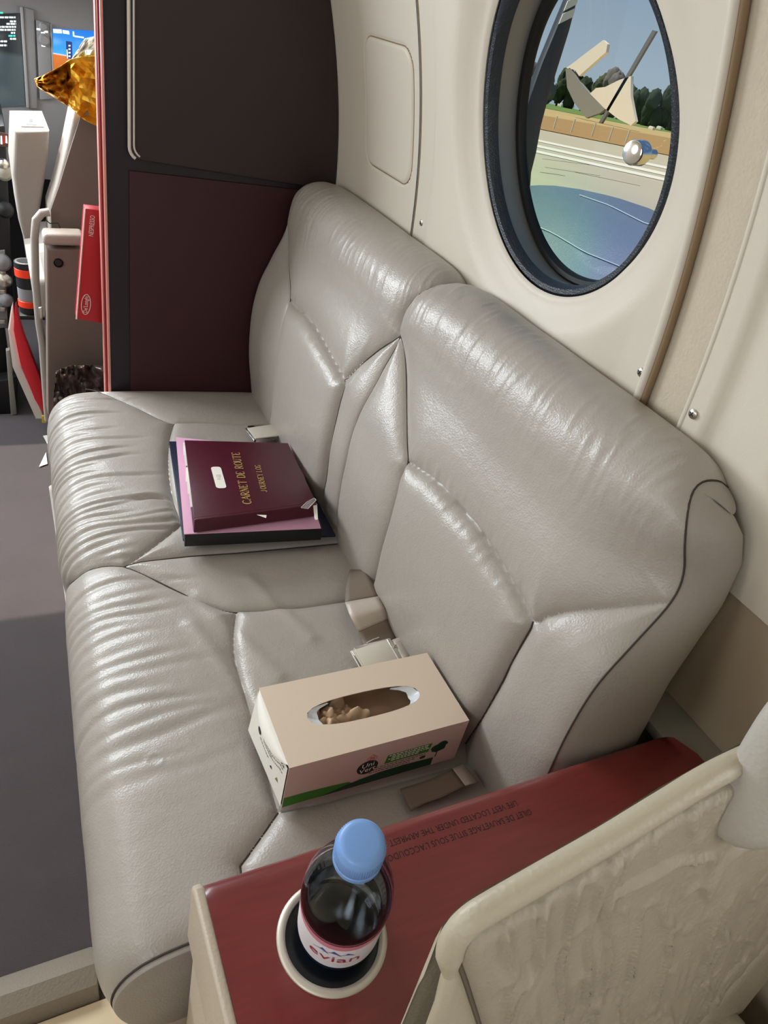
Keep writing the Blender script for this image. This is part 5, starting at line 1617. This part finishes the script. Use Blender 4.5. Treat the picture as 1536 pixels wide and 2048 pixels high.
# engine nacelle beside the cabin
nac_m = bpy.data.materials.new('nacelle_paint'); nac_m = mat('nacelle_blue_grey', (104, 116, 128), .4, bump=[('noise', 220, .001, ONE)], var=(40, .08))
nac = thing('engine_nacelle', 'blue grey engine nacelle low outside the oval window', 'engine', (1.95, 1.9, -.2))
NX = 1.72
tops_n = [at_x(u, v, NX) for u, v in ((1420, 470), (1330, 442), (1260, 408), (1200, 388), (1150, 377), (1100, 370), (1062, 372), (1035, 385))]
V, Fc = [], []
n = 40
for i, p in enumerate(tops_n):
    sc_ = 1 if i < 6 else (.94 if i == 6 else .8)
    for k in range(n):
        a = 2 * PI * k / n
        V.append((NX + .02 + .40 * sc_ * math.sin(a), p[1], p[2] - .40 * sc_ + .40 * sc_ * math.cos(a)))
for i in range(len(tops_n) - 1):
    for k in range(n): Fc.append((i * n + k, i * n + (k + 1) % n, (i + 1) * n + (k + 1) % n, (i + 1) * n + k))
Fc.append(tuple(range(n))); Fc.append(tuple((len(tops_n) - 1) * n + k for k in range(n))[::-1])
nb = auto(pydata('cowling', V, Fc, nac_m, nac), 50)
def on_nac(y, a):
    i = np.interp(y, [p[1] for p in tops_n][::1], range(len(tops_n))) if tops_n[0][1] < tops_n[-1][1] else 0
    zt_ = np.interp(y, [p[1] for p in tops_n], [p[2] for p in tops_n])
    return np.array([NX + .02 + .402 * math.sin(a), y, zt_ - .40 + .402 * math.cos(a)])
ys = [p[1] for p in tops_n]
tube('panel_line', [on_nac(y, -.75) for y in np.linspace(ys[0], ys[5], 20)], .0016, mat('panel_gap_pale', (190, 205, 205), .5), nb, 5)
tube('panel_line', [on_nac(ys[3], a) for a in np.linspace(-1.5, -.75, 10)], .0016, mat('panel_gap_pale', (190, 205, 205), .5), nb, 5)
tube('panel_line', [on_nac(y, -.25) for y in np.linspace(ys[0], ys[3], 12)], .0016, mat('panel_gap_pale', (190, 205, 205), .5), nb, 5)
tube('stub_wing', [(.72, 2.6, -.42), (1.6, 2.7, -.50)], .10, mat('dark_boot', (70, 72, 76), .6), nac, 16)
tube('gear_strut', [(NX, 1.9, -.3), (NX, 1.9, gz(NX, 1.9))], .05, steel, nac, 10)
YB = tops_n[-1][1] + .08
blade = thing('propeller', 'dark grey propeller blade rising past the oval window', 'propeller', (NX, YB, tops_n[-1][2] - .3))
bladem = mat('blade_grey', (62, 66, 68), .45)
Lp = [(1056, 372), (1044, 330), (1040, 290), (1044, 250), (1060, 195), (1085, 125), (1110, 65), (1137, 0), (1160, -60)]
Rp = [(1182, -60), (1156, 0), (1140, 62), (1122, 120), (1100, 190), (1084, 250), (1074, 305), (1064, 345), (1062, 374)]
prism('blade', yq(Lp, YB) + yq(Rp, YB), (0, .035, 0), bladem, blade, .008, 2)
prism('tip_band', yq([(1118, 48), (1126, 28), (1151, 16), (1146, 34)], YB - .003), (0, .003, 0), white_l, blade, 0)
prism('tip_band', yq([(1128, 22), (1136, 2), (1158, -8), (1153, 9)], YB - .003), (0, .003, 0), white_l, blade, 0)
lathe('spinner', [(0, .30), (.05, .28), (.11, .18), (.15, .02), (.15, -.04), (.0, -.04)], nac_m, blade, axis_frame((NX, YB + .02, tops_n[-1][2] - .24), (0, 1, 0)), 32)
# added cream shapes out in the field, standing for a cabin reflection
bp = at_g(1198, 246)
BX = bp[0]
bn = thing('reflection_shape', 'made-up cream shapes out in the field standing for a cabin reflection in the oval window', 'reflection_shape', tuple(bp))
bd_ = np.linalg.norm(bp - EYE)
cloth = mat('reflection_cream', (250, 240, 218), .7); refl_grey = mat('reflection_grey', (150, 148, 138), .7)  # cloth: cream colour of the added reflection shapes
def xq(px): return [at_x(u, v, BX) for u, v in px]
prism('reflected_rod', xq([(1197, 246), (1203, 246), (1312, 62), (1305, 60)]), (.003 * bd_, 0, 0), mat('reflected_rod_grey', (120, 122, 122), .5), bn, 0)
prism('upper_reflection', xq([(1132, 136), (1146, 126), (1206, 80), (1215, 88), (1212, 104), (1158, 152), (1150, 140)]), (.004 * bd_, 0, 0), cloth, bn, 0)
prism('edge_reflection', xq([(1131, 138), (1140, 136), (1156, 160), (1178, 186), (1210, 218), (1200, 226), (1172, 236), (1148, 205), (1134, 175)]), (.004 * bd_, 0, 0), refl_grey, bn, 0)
prism('lower_reflection', xq([(1179, 188), (1192, 176), (1210, 174), (1238, 160), (1262, 152), (1261, 190), (1268, 228), (1271, 242), (1262, 251), (1236, 238), (1208, 216)]), (.004 * bd_, 0, 0), cloth, bn, 0)
